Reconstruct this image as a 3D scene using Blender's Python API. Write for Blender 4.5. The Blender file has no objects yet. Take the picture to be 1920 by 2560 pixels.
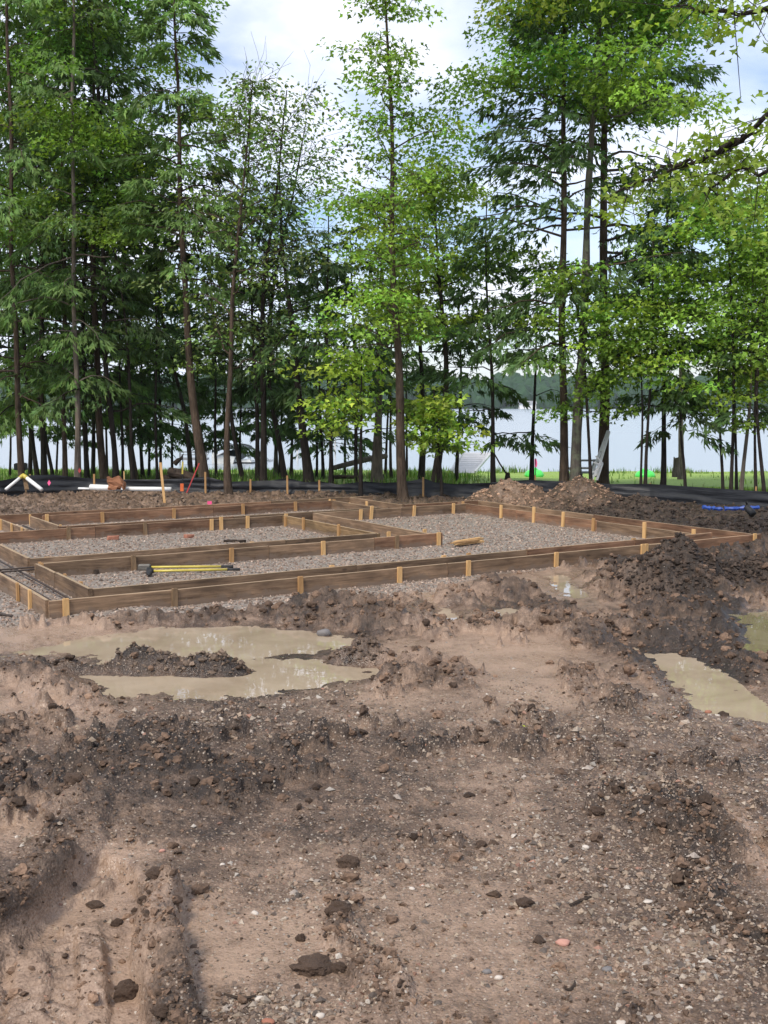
import bpy, math, random
import numpy as np
from mathutils import Vector, Matrix

# ------------------------------------------------------------------ camera, sky, sun
SC = bpy.context.scene
COL = SC.collection
FPX, HOR, CAM_H = 2700.0, 1012.0, 1.6
PITCH = math.atan((1280 - HOR) / FPX)
cam_data = bpy.data.cameras.new('camera')
cam = bpy.data.objects.new('camera', cam_data)
COL.objects.link(cam)
cam_data.sensor_fit = 'VERTICAL'
cam_data.sensor_height = 36.0
cam_data.sensor_width = 27.0
cam_data.lens = FPX / 2560.0 * 36.0
cam_data.clip_start = 0.05
cam_data.clip_end = 6000
cam.location = (0, 0, CAM_H)
cam.rotation_euler = (math.pi / 2 - PITCH, 0, 0)
SC.camera = cam

SUN_EL, SUN_AZ = math.radians(52), math.radians(215)   # azimuth clockwise from +Y (behind the camera, a little left)
world = bpy.data.worlds.new('World')
SC.world = world
world.use_nodes = True
wt = world.node_tree
wt.nodes.clear()
W = wt.nodes.new


def wl(a, b):
    wt.links.new(a, b)


w_out = W('ShaderNodeOutputWorld')
w_bg = W('ShaderNodeBackground')
w_bg.inputs['Strength'].default_value = 0.1
wl(w_bg.outputs[0], w_out.inputs[0])
w_sky = W('ShaderNodeTexSky')
w_sky.sky_type = 'NISHITA'
w_sky.sun_disc = False
w_sky.sun_elevation = SUN_EL
w_sky.sun_rotation = SUN_AZ
w_sky.air_density = 1.0
w_sky.dust_density = 1.0
w_co = W('ShaderNodeTexCoord')
w_sep = W('ShaderNodeSeparateXYZ')
wl(w_co.outputs['Generated'], w_sep.inputs[0])
w_abs = W('ShaderNodeMath'); w_abs.operation = 'ABSOLUTE'
wl(w_sep.outputs['Z'], w_abs.inputs[0])
w_add = W('ShaderNodeMath'); w_add.operation = 'ADD'; w_add.inputs[1].default_value = 0.30
wl(w_abs.outputs[0], w_add.inputs[0])
w_dx = W('ShaderNodeMath'); w_dx.operation = 'DIVIDE'
wl(w_sep.outputs['X'], w_dx.inputs[0]); wl(w_add.outputs[0], w_dx.inputs[1])
w_dy = W('ShaderNodeMath'); w_dy.operation = 'DIVIDE'
wl(w_sep.outputs['Y'], w_dy.inputs[0]); wl(w_add.outputs[0], w_dy.inputs[1])
w_cmb = W('ShaderNodeCombineXYZ')
wl(w_dx.outputs[0], w_cmb.inputs[0]); wl(w_dy.outputs[0], w_cmb.inputs[1])
w_n = W('ShaderNodeTexNoise')
w_n.inputs['Scale'].default_value = 1.7
w_n.inputs['Detail'].default_value = 6.0
w_n.inputs['Roughness'].default_value = 0.52
w_n.inputs['Distortion'].default_value = 0.35
w_off = W('ShaderNodeVectorMath'); w_off.operation = 'ADD'
w_off.inputs[1].default_value = (3.1, 7.4, 0.0)
wl(w_cmb.outputs[0], w_off.inputs[0])
wl(w_off.outputs[0], w_n.inputs['Vector'])
w_r = W('ShaderNodeValToRGB')                       # cloud cover
w_r.color_ramp.elements[0].position = 0.40
w_r.color_ramp.elements[0].color = (0.08, 0.08, 0.08, 1)
w_r.color_ramp.elements[1].position = 0.58
w_r.color_ramp.elements[1].color = (1, 1, 1, 1)
wl(w_n.outputs['Fac'], w_r.inputs[0])
w_n2 = W('ShaderNodeTexNoise')                      # thick and thin parts of the cloud
w_n2.inputs['Scale'].default_value = 1.2
w_n2.inputs['Detail'].default_value = 5.0
wl(w_cmb.outputs[0], w_n2.inputs['Vector'])
w_r2 = W('ShaderNodeValToRGB')
w_r2.color_ramp.elements[0].position = 0.32
w_r2.color_ramp.elements[0].color = (4.3, 4.8, 6.0, 1)
w_r2.color_ramp.elements[1].position = 0.62
w_r2.color_ramp.elements[1].color = (5.1, 5.25, 5.65, 1)
wl(w_n2.outputs['Fac'], w_r2.inputs[0])
w_gain = W('ShaderNodeVectorMath'); w_gain.operation = 'MULTIPLY'
w_gain.inputs[1].default_value = (0.72,0.74,0.80)
wl(w_sky.outputs[0], w_gain.inputs[0])
w_mix = W('ShaderNodeMixRGB')
wl(w_r.outputs[0], w_mix.inputs[0])
wl(w_gain.outputs[0], w_mix.inputs[1])
wl(w_r2.outputs[0], w_mix.inputs[2])
wl(w_mix.outputs[0], w_bg.inputs['Color'])

sun_data = bpy.data.lights.new('sun', 'SUN')
sun_data.energy = 1.5
sun_data.angle = math.radians(12)
sun_data.color = (1.0, 0.92, 0.80)
sun = bpy.data.objects.new('sun', sun_data)
COL.objects.link(sun)
sd = Vector((math.sin(SUN_AZ) * math.cos(SUN_EL), math.cos(SUN_AZ) * math.cos(SUN_EL), math.sin(SUN_EL)))
sun.rotation_euler = (-sd).to_track_quat('-Z', 'Y').to_euler()
sun.location = (0, -5, 30)

SC.view_settings.view_transform = 'Standard'
SC.view_settings.look = 'None'
SC.view_settings.exposure = 1.25
SC.view_settings.gamma = 1.0
SC.view_settings.use_curve_mapping = False
SC.cycles.max_bounces = 8
SC.cycles.transparent_max_bounces = 8
SC.cycles.sample_clamp_indirect = 6.0

# ------------------------------------------------------------------ helpers
RNG = np.random.default_rng(7)
random.seed(7)
CP, SP = math.cos(PITCH), math.sin(PITCH)


def gp(u, v, z=0.0):
    """where the sight line of photo pixel (u, v) meets height z"""
    du, dv = (u - 960) / FPX, (1280 - v) / FPX
    dy, dz = CP + dv * SP, -SP + dv * CP
    t = (z - CAM_H) / dz
    return np.array([du * t, dy * t, z])


def dp(u, v, y):
    """the point on the sight line of photo pixel (u, v) that lies at distance y"""
    du, dv = (u - 960) / FPX, (1280 - v) / FPX
    dy, dz = CP + dv * SP, -SP + dv * CP
    t = y / dy
    return np.array([du * t, y, CAM_H + dz * t])


def tag(o, label=None, cat=None, group=None, kind=None):
    if label: o['label'] = label
    if cat: o['category'] = cat
    if group: o['group'] = group
    if kind: o['kind'] = kind
    return o


def link(name, me, mat=None, parent=None):
    o = bpy.data.objects.new(name, me)
    COL.objects.link(o)
    if mat is not None and me is not None and len(me.materials) == 0:
        me.materials.append(mat)
    if parent is not None:
        o.parent = parent
    return o


def empty(name, loc, label, cat, group=None, rz=0.0):
    o = bpy.data.objects.new(name, None)
    o.empty_display_size = 0.2
    COL.objects.link(o)
    o.location = [float(c) for c in loc]
    o.rotation_euler = (0, 0, rz)
    return tag(o, label, cat, group)


def mesh_np(name, verts, faces, smooth=False):
    """verts (N,3), faces (M,k) all with k corners"""
    verts = np.ascontiguousarray(verts, np.float32)
    faces = np.ascontiguousarray(faces, np.int32)
    me = bpy.data.meshes.new(name)
    n, (m, k) = len(verts), faces.shape
    me.vertices.add(n)
    me.vertices.foreach_set('co', verts.ravel())
    me.loops.add(m * k)
    me.loops.foreach_set('vertex_index', faces.ravel())
    me.polygons.add(m)
    me.polygons.foreach_set('loop_start', np.arange(0, m * k, k, dtype=np.int32))
    try:
        me.polygons.foreach_set('loop_total', np.full(m, k, np.int32))
    except Exception:
        pass
    me.polygons.foreach_set('use_smooth', np.full(m, smooth, bool))
    me.update(calc_edges=True)
    return me


def set_col(me, name, rgba):
    a = me.attributes.new(name, 'FLOAT_COLOR', 'POINT')
    a.data.foreach_set('color', np.ascontiguousarray(rgba, np.float32).ravel())


class MB:
    """collects simple solids into one mesh"""

    def __init__(self):
        self.v, self.f = [], []

    def add(self, vs, fs):
        o = len(self.v)
        self.v += [tuple(float(c) for c in p) for p in vs]
        self.f += [tuple(i + o for i in f) for f in fs]
        return self

    def box(self, c, size, rz=0.0, rot=None):
        hx, hy, hz = size[0] / 2, size[1] / 2, size[2] / 2
        M = rot if rot is not None else Matrix.Rotation(rz, 3, 'Z')
        vs = []
        for p in ((-hx, -hy, -hz), (hx, -hy, -hz), (hx, hy, -hz), (-hx, hy, -hz), (-hx, -hy, hz), (hx, -hy, hz), (hx, hy, hz), (-hx, hy, hz)):
            w = M @ Vector(p)
            vs.append((w.x + c[0], w.y + c[1], w.z + c[2]))
        return self.add(vs, [(0, 3, 2, 1), (4, 5, 6, 7), (0, 1, 5, 4), (1, 2, 6, 5), (2, 3, 7, 6), (3, 0, 4, 7)])

    def bar(self, a, b, w, h=None, n=4, r2=None, twist=0.0):
        """prism from a to b; n=4 with w x h section, else a tube of radius w"""
        a, b = Vector([float(q) for q in a]), Vector([float(q) for q in b])
        d = (b - a)
        if d.length < 1e-6: return self
        d.normalize()
        up = Vector((0, 0, 1)) if abs(d.z) < 0.95 else Vector((0, 1, 0))
        s = d.cross(up).normalized()
        t = s.cross(d).normalized()
        vs = []
        for p, r in ((a, 1.0), (b, 1.0 if r2 is None else r2 / w)):
            for i in range(n):
                if n == 4 and h is not None:
                    cs, ct = ((-1, -1), (1, -1), (1, 1), (-1, 1))[i]
                    q = p + s * (cs * w / 2 * r) + t * (ct * h / 2 * r)
                else:
                    an = 2 * math.pi * i / n + twist
                    q = p + s * (math.cos(an) * w * r) + t * (math.sin(an) * w * r)
                vs.append(q)
        fs = [(i, (i + 1) % n, n + (i + 1) % n, n + i) for i in range(n)]
        fs += [tuple(range(n - 1, -1, -1)), tuple(range(n, 2 * n))]
        return self.add(vs, fs)

    def tube(self, pts, rs, n=8):
        pts = [Vector([float(q) for q in p]) for p in pts]
        if not hasattr(rs, '__len__'): rs = [rs] * len(pts)
        vs, fs = [], []
        for i, p in enumerate(pts):
            d = (pts[min(i + 1, len(pts) - 1)] - pts[max(i - 1, 0)]).normalized()
            up = Vector((0, 0, 1)) if abs(d.z) < 0.9 else Vector((0, 1, 0))
            s = d.cross(up).normalized(); t = s.cross(d).normalized()
            for k in range(n):
                an = 2 * math.pi * k / n
                vs.append(p + s * (math.cos(an) * rs[i]) + t * (math.sin(an) * rs[i]))
        for i in range(len(pts) - 1):
            for k in range(n):
                fs.append((i * n + k, i * n + (k + 1) % n, (i + 1) * n + (k + 1) % n, (i + 1) * n + k))
        fs += [tuple(range(n - 1, -1, -1)), tuple(range((len(pts) - 1) * n, len(pts) * n))]
        return self.add(vs, fs)

    def mesh(self, name, smooth=False, bevel=0.0, origin=None):
        me = bpy.data.meshes.new(name)
        vs = self.v
        if origin is not None:
            vs = [(p[0] - origin[0], p[1] - origin[1], p[2] - origin[2]) for p in vs]
        me.from_pydata(vs, [], self.f)
        if smooth:
            me.polygons.foreach_set('use_smooth', [True] * len(me.polygons))
        me.update()
        if bevel > 0:
            import bmesh
            bm = bmesh.new(); bm.from_mesh(me)
            bmesh.ops.bevel(bm, geom=list(bm.edges), offset=bevel, segments=1, affect='EDGES', clamp_overlap=True)
            bm.to_mesh(me); bm.free()
        return me

    def build(self, name, mat, parent=None, smooth=False, bevel=0.0):
        o = None
        if parent is not None:
            loc = Vector(parent.location)
            p = parent.parent
            while p is not None:
                loc = loc + Vector(p.location); p = p.parent
            o = link(name, self.mesh(name, smooth, bevel, loc), mat, parent)
        else:
            o = link(name, self.mesh(name, smooth, bevel), mat)
        return o


# ---- numpy noise
def _h(ix, iy, seed):
    n = (ix.astype(np.int64) * 374761393 + iy.astype(np.int64) * 668265263 + seed * 1442695041) & 0xFFFFFFFF
    n = ((n ^ (n >> 13)) * 1274126177) & 0xFFFFFFFF
    n = ((n ^ (n >> 16)) * 2246822519) & 0xFFFFFFFF
    return ((n ^ (n >> 15)) & 0xFFFFFF) / float(0xFFFFFF)


def gnoise(x, y, seed=0):
    ix, iy = np.floor(x), np.floor(y)
    fx, fy = x - ix, y - iy
    ux, uy = fx * fx * fx * (fx * (fx * 6 - 15) + 10), fy * fy * fy * (fy * (fy * 6 - 15) + 10)

    def g(ox, oy):
        a = _h(ix + ox, iy + oy, seed) * 2 * math.pi
        return np.cos(a) * (fx - ox) + np.sin(a) * (fy - oy)
    a, b, c, d = g(0, 0), g(1, 0), g(0, 1), g(1, 1)
    return (a * (1 - ux) + b * ux) * (1 - uy) + (c * (1 - ux) + d * ux) * uy


def fbm(x, y, oc=4, seed=0, gain=0.5):
    s, a = 0.0, 1.0
    for i in range(oc):
        s = s + a * gnoise(x * 2 ** i + i * 17.3, y * 2 ** i - i * 9.1, seed + i)
        a *= gain
    return s


def worley(x, y, seed=0):
    ix, iy = np.floor(x), np.floor(y)
    best = np.full(np.shape(x), 9.0); idv = np.zeros(np.shape(x))
    for ox in (-1, 0, 1):
        for oy in (-1, 0, 1):
            cx, cy = ix + ox, iy + oy
            r1, r2 = _h(cx, cy, seed), _h(cx, cy, seed + 71)
            d = np.hypot(cx + r1 - x, cy + r2 - y)
            m = d < best
            best = np.where(m, d, best)
            idv = np.where(m, _h(cx, cy, seed + 5), idv)
    return best, idv


def sstep(a, b, x):
    t = np.clip((x - a) / (b - a), 0, 1)
    return t * t * (3 - 2 * t)


# ---- materials
def new_mat(name):
    m = bpy.data.materials.new(name)
    m.use_nodes = True
    nt = m.node_tree
    b = nt.nodes['Principled BSDF']
    return m, nt, b


def nz(nt, scale, detail=4.0, rough=0.55, vec=None, dist=0.0):
    n = nt.nodes.new('ShaderNodeTexNoise')
    n.inputs['Scale'].default_value = scale
    n.inputs['Detail'].default_value = detail
    n.inputs['Roughness'].default_value = rough
    n.inputs['Distortion'].default_value = dist
    if vec is not None: nt.links.new(vec, n.inputs['Vector'])
    return n


def ramp(nt, src, stops):
    r = nt.nodes.new('ShaderNodeValToRGB')
    e = r.color_ramp.elements
    while len(e) < len(stops): e.new(0.5)
    for i, (p, c) in enumerate(stops):
        e[i].position = p
        e[i].color = (c[0], c[1], c[2], 1) if hasattr(c, '__len__') else (c, c, c, 1)
    nt.links.new(src, r.inputs[0])
    return r


def mixc(nt, fac, a, b, mode='MIX'):
    m = nt.nodes.new('ShaderNodeMixRGB')
    m.blend_type = mode
    for i, s in ((0, fac), (1, a), (2, b)):
        if hasattr(s, 'node'): nt.links.new(s, m.inputs[i])
        elif i == 0: m.inputs[0].default_value = s
        else: m.inputs[i].default_value = (s[0], s[1], s[2], 1)
    return m.outputs[0]


def bump(nt, b, src, strength=0.4, dist=0.01):
    n = nt.nodes.new('ShaderNodeBump')
    n.inputs['Strength'].default_value = strength
    n.inputs['Distance'].default_value = dist
    nt.links.new(src, n.inputs['Height'])
    nt.links.new(n.outputs[0], b.inputs['Normal'])
    return n


def simple(name, c1, c2=None, scale=8.0, rough=0.6, spec=0.5, bs=0.0, bd=0.005, obj=True, stretch=None, metal=0.0):
    m, nt, b = new_mat(name)
    co = nt.nodes.new('ShaderNodeTexCoord')
    v = co.outputs['Object']
    if stretch:
        mp = nt.nodes.new('ShaderNodeMapping')
        mp.inputs['Scale'].default_value = stretch
        nt.links.new(v, mp.inputs[0]); v = mp.outputs[0]
    n = nz(nt, scale, 5.0, 0.6, v)
    c2 = c2 or tuple(c * 0.75 for c in c1)
    r = ramp(nt, n.outputs['Fac'], [(0.3, c2), (0.7, c1)])
    nt.links.new(r.outputs[0], b.inputs['Base Color'])
    b.inputs['Roughness'].default_value = rough
    b.inputs['Specular IOR Level'].default_value = spec
    b.inputs['Metallic'].default_value = metal
    if bs: bump(nt, b, n.outputs['Fac'], bs, bd)
    return m
# ------------------------------------------------------------------ the lie of the land
FA = math.radians(32.0)
E1, E2 = np.array([math.cos(FA), math.sin(FA)]), np.array([-math.sin(FA), math.cos(FA)])


def st(x, y):
    return x * E1[0] + y * E1[1], x * E2[0] + y * E2[1]


def wst(s, t, z=0.0):
    p = s * E1 + t * E2
    return np.array([p[0], p[1], z])


def poly_w(pts, z=-0.03):
    return np.array([gp(u, v, z)[:2] for u, v in pts])


def poly_sd(x, y, P):
    """signed distance to polygon, negative inside"""
    d = np.full(x.shape, 1e9); ins = np.zeros(x.shape, bool)
    n = len(P)
    for i in range(n):
        a, b = P[i], P[(i + 1) % n]
        e = b - a
        t = np.clip(((x - a[0]) * e[0] + (y - a[1]) * e[1]) / (e @ e + 1e-12), 0, 1)
        d = np.minimum(d, np.hypot(x - a[0] - t * e[0], y - a[1] - t * e[1]))
        c = ((a[1] > y) != (b[1] > y))
        with np.errstate(divide='ignore', invalid='ignore'):
            xi = (b[0] - a[0]) * (y - a[1]) / (b[1] - a[1]) + a[0]
        ins ^= c & (x < xi)
    return np.where(ins, -d, d)


def line_d(x, y, P):
    d = np.full(x.shape, 1e9); along = np.zeros(x.shape); acc = 0.0
    for i in range(len(P) - 1):
        a, b = P[i], P[i + 1]
        e = b - a; L = math.hypot(*e)
        t = np.clip(((x - a[0]) * e[0] + (y - a[1]) * e[1]) / (L * L + 1e-12), 0, 1)
        dd = np.hypot(x - a[0] - t * e[0], y - a[1] - t * e[1])
        along = np.where(dd < d, acc + t * L, along)
        d = np.minimum(d, dd); acc += L
    return d, along, acc


PUDDLES = [  # outline in the photo, water level, muddy colour key
    dict(n='big', z=-0.030, p=[(5, 1640), (110, 1615), (230, 1592), (340, 1578), (420, 1567), (640, 1565), (800, 1582), (900, 1594), (880, 1618), (800, 1632), (700, 1640), (660, 1646),
                               (800, 1650), (900, 1668), (955, 1682), (890, 1703), (790, 1715), (720, 1728), (625, 1744), (500, 1750), (400, 1738), (270, 1742), (240, 1716), (200, 1690), (225, 1682), (330, 1690), (470, 1690), (600, 1686), (618, 1676), (560, 1664),
                               (470, 1650), (300, 1656), (255, 1660), (240, 1650), (150, 1632), (60, 1640)]),
    dict(n='right', z=-0.030, p=[(1590, 1618), (1630, 1636), (1680, 1634), (1740, 1648), (1800, 1672), (1850, 1712), (1890, 1742), (1960, 1775), (1960, 1820), (1857, 1800), (1765, 1782), (1712, 1752), (1690, 1710), (1650, 1672), (1615, 1645)]),
    dict(n='far', z=-0.020, p=[(1835, 1542), (1880, 1530), (2010, 1528), (2010, 1630), (1900, 1640), (1850, 1622), (1868, 1585), (1860, 1560)]),
    dict(n='mid', z=-0.012, p=[(1225, 1530), (1270, 1520), (1330, 1526), (1335, 1540), (1290, 1552), (1240, 1545)]),
    dict(n='streak', z=-0.012, p=[(1370, 1440), (1410, 1436), (1440, 1470), (1470, 1490), (1440, 1496), (1400, 1480)]),
    dict(n='rut', z=-0.012, p=[(1095, 1525), (1130, 1524), (1170, 1560), (1150, 1566), (1110, 1548)]),
]
for p_ in PUDDLES: p_['w'] = poly_w(p_['p'], p_['z'])

# mounds of soil: apex px, half width px, height, depth radius m, kind
MOUNDS = [
    dict(key='heap dark', u=1692, vb=1470, y=9.3, z=0.40, rx=0.56, ry=0.45),
    dict(key='heap dark low', u=1790, vb=1480, y=9.6, z=0.13, rx=0.38, ry=0.35),
    dict(key='heap right edge', u=1935, vb=1400, y=9.7, z=0.24, rx=0.5, ry=0.45),
    dict(key='heap brown', u=1280, y=17.6, z=0.44, rx=0.85, ry=0.8, vb=0),
    dict(key='heap tall brown', u=1448, y=17.3, z=0.50, rx=0.95, ry=0.85, vb=0),
    dict(key='heap black', u=1600, y=15.9, z=0.24, rx=1.05, ry=0.7, vb=0),
    dict(key='heap far right', u=1800, y=14.4, z=0.05, rx=1.6, ry=0.9, vb=0),
    dict(key='heap corner', u=1930, y=13.6, z=0.12, rx=0.8, ry=0.8, vb=0),
    dict(key='berm island', u=365, y=6.55, z=0.062, rx=0.33, ry=0.17, vb=0),
    dict(key='berm island b', u=510, y=6.50, z=0.055, rx=0.31, ry=0.15, vb=0),
    dict(key='berm left', u=150, y=6.45, z=0.030, rx=0.33, ry=0.12, vb=0),
    dict(key='berm right', u=900, y=6.75, z=0.075, rx=0.28, ry=0.14, vb=0),
]
for m in MOUNDS:
    m['x'] = dp(m['u'], 1300, m['y'])[0]

# ridges pushed up by tyres: px polyline, width m, height m
RIDGES = [
    ([(-60, 2350), (40, 2285), (110, 2215), (180, 2140)], 0.065, 0.10),
    ([(405, 2240), (392, 2300), (388, 2370), (410, 2440), (445, 2600)], 0.07, 0.10),
    ([(215, 2270), (225, 2360), (235, 2440), (228, 2560)], 0.045, 0.03),
    ([(75, 2340), (80, 2440), (50, 2560)], 0.06, 0.03),
    ([(170, 2140), (200, 2060), (230, 1990)], 0.12, 0.06),
    ([(925, 2395), (940, 2450), (985, 2520)], 0.07, 0.05),
    ([(845, 2310), (870, 2380)], 0.07, 0.03),
    ([(0, 1690), (90, 1705), (180, 1740), (250, 1765)], 0.14, 0.07),
    ([(1560, 2010), (1700, 2060), (1840, 2110), (1900, 2160)], 0.10, 0.05),
    ([(1400, 1560), (1530, 1610), (1640, 1680), (1690, 1725)], 0.12, 0.05),
    ([(1640, 1590), (1760, 1640), (1900, 1700)], 0.14, 0.06),
    ([(1120, 1490), (1200, 1540), (1330, 1565), (1500, 1575)], 0.16, 0.07),
    ([(1180, 1470), (1280, 1480), (1320, 1500)], 0.18, 0.09),
    ([(720, 1500), (850, 1530), (960, 1565), (1080, 1550)], 0.20, 0.10),
    ([(940, 1700), (1080, 1690), (1180, 1700)], 0.12, 0.05),
    ([(1480, 1590), (1580, 1600), (1700, 1640)], 0.12, 0.05),
    ([(0, 1535), (150, 1530), (330, 1540), (520, 1545)], 0.22, 0.08),
    ([(1000, 1660), (1120, 1640)], 0.10, 0.04),
    ([(1370, 1570), (1500, 1590)], 0.14, 0.06),
]
RIDGES = [(np.array([gp(u, v, 0.0)[:2] for u, v in P]), w, h) for P, w, h in RIDGES]

RUTS = [[(-60, 2440), (40, 2330), (120, 2250), (190, 2165), (250, 2130), (330, 2170), (396, 2250), (376, 2310), (372, 2370), (392, 2440), (425, 2600), (-60, 2600)],
        [(1840, 2090), (1900, 2150), (1990, 2260), (1990, 2120), (1900, 2060)]]
RUTS = [poly_w(P, 0.0) for P in RUTS]

# soft patches in the photo: (u, v, ru, rv, amount)
PALE = [(1275, 1256, 85, 14, .85), (1450, 1262, 80, 10, .5), (330, 1250, 600, 38, .6), (150, 1580, 260, 45, 1.0), (700, 1560, 260, 30, .5), (1020, 1480, 170, 60, 1.0), (1150, 1560, 170, 50, .9), (1280, 1640, 170, 80, 1.0), (1100, 1640, 180, 50, .8), (1330, 1720, 130, 60, .9),
        (1000, 1740, 150, 50, .7), (1240, 1790, 90, 70, .6), (1420, 1460, 160, 50, .8), (1480, 1560, 150, 40, .6), (100, 1760, 200, 60, .9), (1560, 1700, 90, 40, .7), (1900, 1510, 60, 25, .8), (1780, 1740, 180, 60, .6),
        (250, 2200, 110, 90, .9), (300, 2420, 110, 170, .95), (110, 2500, 110, 80, .8), (640, 2350, 220, 90, .9), (40, 2060, 110, 70, .7), (720, 2180, 150, 50, .4), (1250, 2060, 130, 200, .45), (1150, 2400, 300, 200, .65), (1400, 1860, 90, 60, .3),
        (820, 2480, 120, 70, .5), (1890, 2120, 60, 110, .7), (1550, 2420, 180, 120, .35), (1700, 1860, 120, 30, .2), (90, 2350, 90, 60, .5), (560, 2230, 80, 40, .5)]
DARK = [(250, 1920, 320, 110, .9), (520, 1950, 200, 120, .8), (700, 1930, 160, 70, .6), (230, 1990, 160, 50, .8), (150, 1690, 220, 40, .8), (1690, 1440, 140, 70, 1.0), (1700, 1560, 220, 60, .8), (1250, 1590, 140, 30, .6), (1000, 1900, 200, 60, .5),
        (1120, 1950, 240, 60, .5), (460, 2060, 170, 60, .5), (1780, 2050, 130, 60, .6), (1850, 2300, 110, 200, .4), (1400, 2080, 150, 70, .35), (40, 1830, 110, 70, .8), (1350, 2530, 180, 60, .5), (860, 2380, 100, 120, .5), (1600, 1880, 300, 70, .35),
        (1300, 1270, 0.1, 0.1, 0), (950, 1230, 330, 22, .9), (1650, 1270, 260, 40, .9), (1000, 1545, 150, 30, .5), (1850, 1620, 150, 40, .6), (820, 1350, 0.1, 0.1, 0), (1480, 2280, 250, 110, .25), (700, 2100, 250, 50, .3)]
STONY = [(700, 1800, 420, 70, .9), (350, 1830, 300, 70, .5), (1000, 1850, 300, 80, .7), (1500, 1820, 420, 90, 1.0), (1600, 1950, 380, 120, .9), (1450, 2150, 300, 150, .8), (1700, 2300, 260, 220, .85), (1000, 2150, 350, 120, .6), (1350, 2000, 200, 150, .5),
         (750, 2230, 250, 60, .6), (720, 2520, 170, 60, 1.0), (300, 2100, 300, 60, .35), (1250, 2350, 300, 150, .45), (150, 1950, 250, 80, .3), (1150, 1780, 120, 40, .6), (1100, 2500, 400, 100, .3), (850, 2250, 200, 100, .5), (1100, 2040, 200, 120, .6), (200, 1660, 140, 25, .5)]
ROUGH = [(250, 1930, 420, 130, .8), (600, 1960, 260, 140, .62), (950, 1880, 300, 110, .5), (120, 1700, 200, 40, .6), (1690, 1450, 220, 80, 1.0), (1650, 1600, 330, 80, .66), (1300, 1560, 300, 60, .8), (900, 1530, 230, 50, .9), (1050, 1690, 190, 50, .7), (1550, 1740, 190, 80, .6),
         (1450, 1900, 380, 120, .6), (1800, 2080, 200, 110, .7), (1850, 2330, 120, 190, .5), (60, 2420, 60, 160, .55), (225, 2420, 36, 190, .6), (430, 2400, 30, 190, .3), (860, 2330, 50, 60, .55), (960, 2460, 50, 70, .6), (1050, 2150, 180, 90, .35), (250, 2090, 300, 70, .45), (200, 1540, 380, 30, .9),
         (330, 1255, 650, 38, .8), (1000, 1235, 400, 20, .7), (1650, 1290, 350, 60, .9), (1900, 1430, 120, 80, .9), (40, 1830, 160, 90, .8), (1380, 2520, 200, 60, .5), (1380, 1640, 60, 40, .4), (950, 2250, 120, 60, .3), (640, 2080, 260, 60, .35)]


def patches(x, y, L, warp=True, seed=3):
    """sum of soft elliptical patches, given in the photo and laid out on the ground"""
    out = np.zeros(x.shape)
    if warp:
        wx = x + 0.10 * fbm(x * 2.2, y * 2.2, 3, seed)
        wy = y + 0.16 * fbm(x * 2.2 + 9, y * 2.2 + 4, 3, seed + 9)
    else:
        wx, wy = x, y
    for u, v, ru, rv, a in L:
        if a == 0: continue
        c = gp(u, v)[:2]
        y0, y1 = gp(u, v + rv)[1], gp(u, v - rv)[1]
        rx = ru * math.hypot(c[1], CAM_H) / FPX
        ry = (y1 - y0) / 2
        cy = (y0 + y1) / 2
        q = ((wx - c[0]) / rx) ** 2 + ((wy - cy) / ry) ** 2
        out = np.maximum(out, a * np.exp(-0.5 * np.maximum(q - 0.25, 0) * 1.3))
    return out


def land_base(x, y):
    """bank that falls to the lake"""
    f = sstep(18.5, 38.0, y + 0.06 * x)
    return -0.62 * f + 0.04 * fbm(x * 0.25, y * 0.25, 2, 50) * sstep(18, 24, y)


def pad_mask(x, y):
    s, t = st(x, y)
    s2 = s + 0.10 * fbm(x * 1.5, y * 1.5, 3, 21); t2 = t + 0.12 * fbm(x * 1.7, y * 1.7, 3, 22)
    lo = np.interp(s2, [1.0, 2.3, 2.8, 3.6, 4.6, 5.4, 6.0, 7.0, 10], [7.95, 7.92, 7.75, 7.55, 7.45, 7.6, 7.95, 8.03, 8.05])
    m = sstep(-0.06, 0.06, t2 - lo) * sstep(-0.05, 0.05, 10.05 - s2) * sstep(-0.05, 0.05, 14.85 - t2)
    m *= 1 - sstep(13.3, 13.5, t) * sstep(8.55, 8.7, s)
    return m


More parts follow.
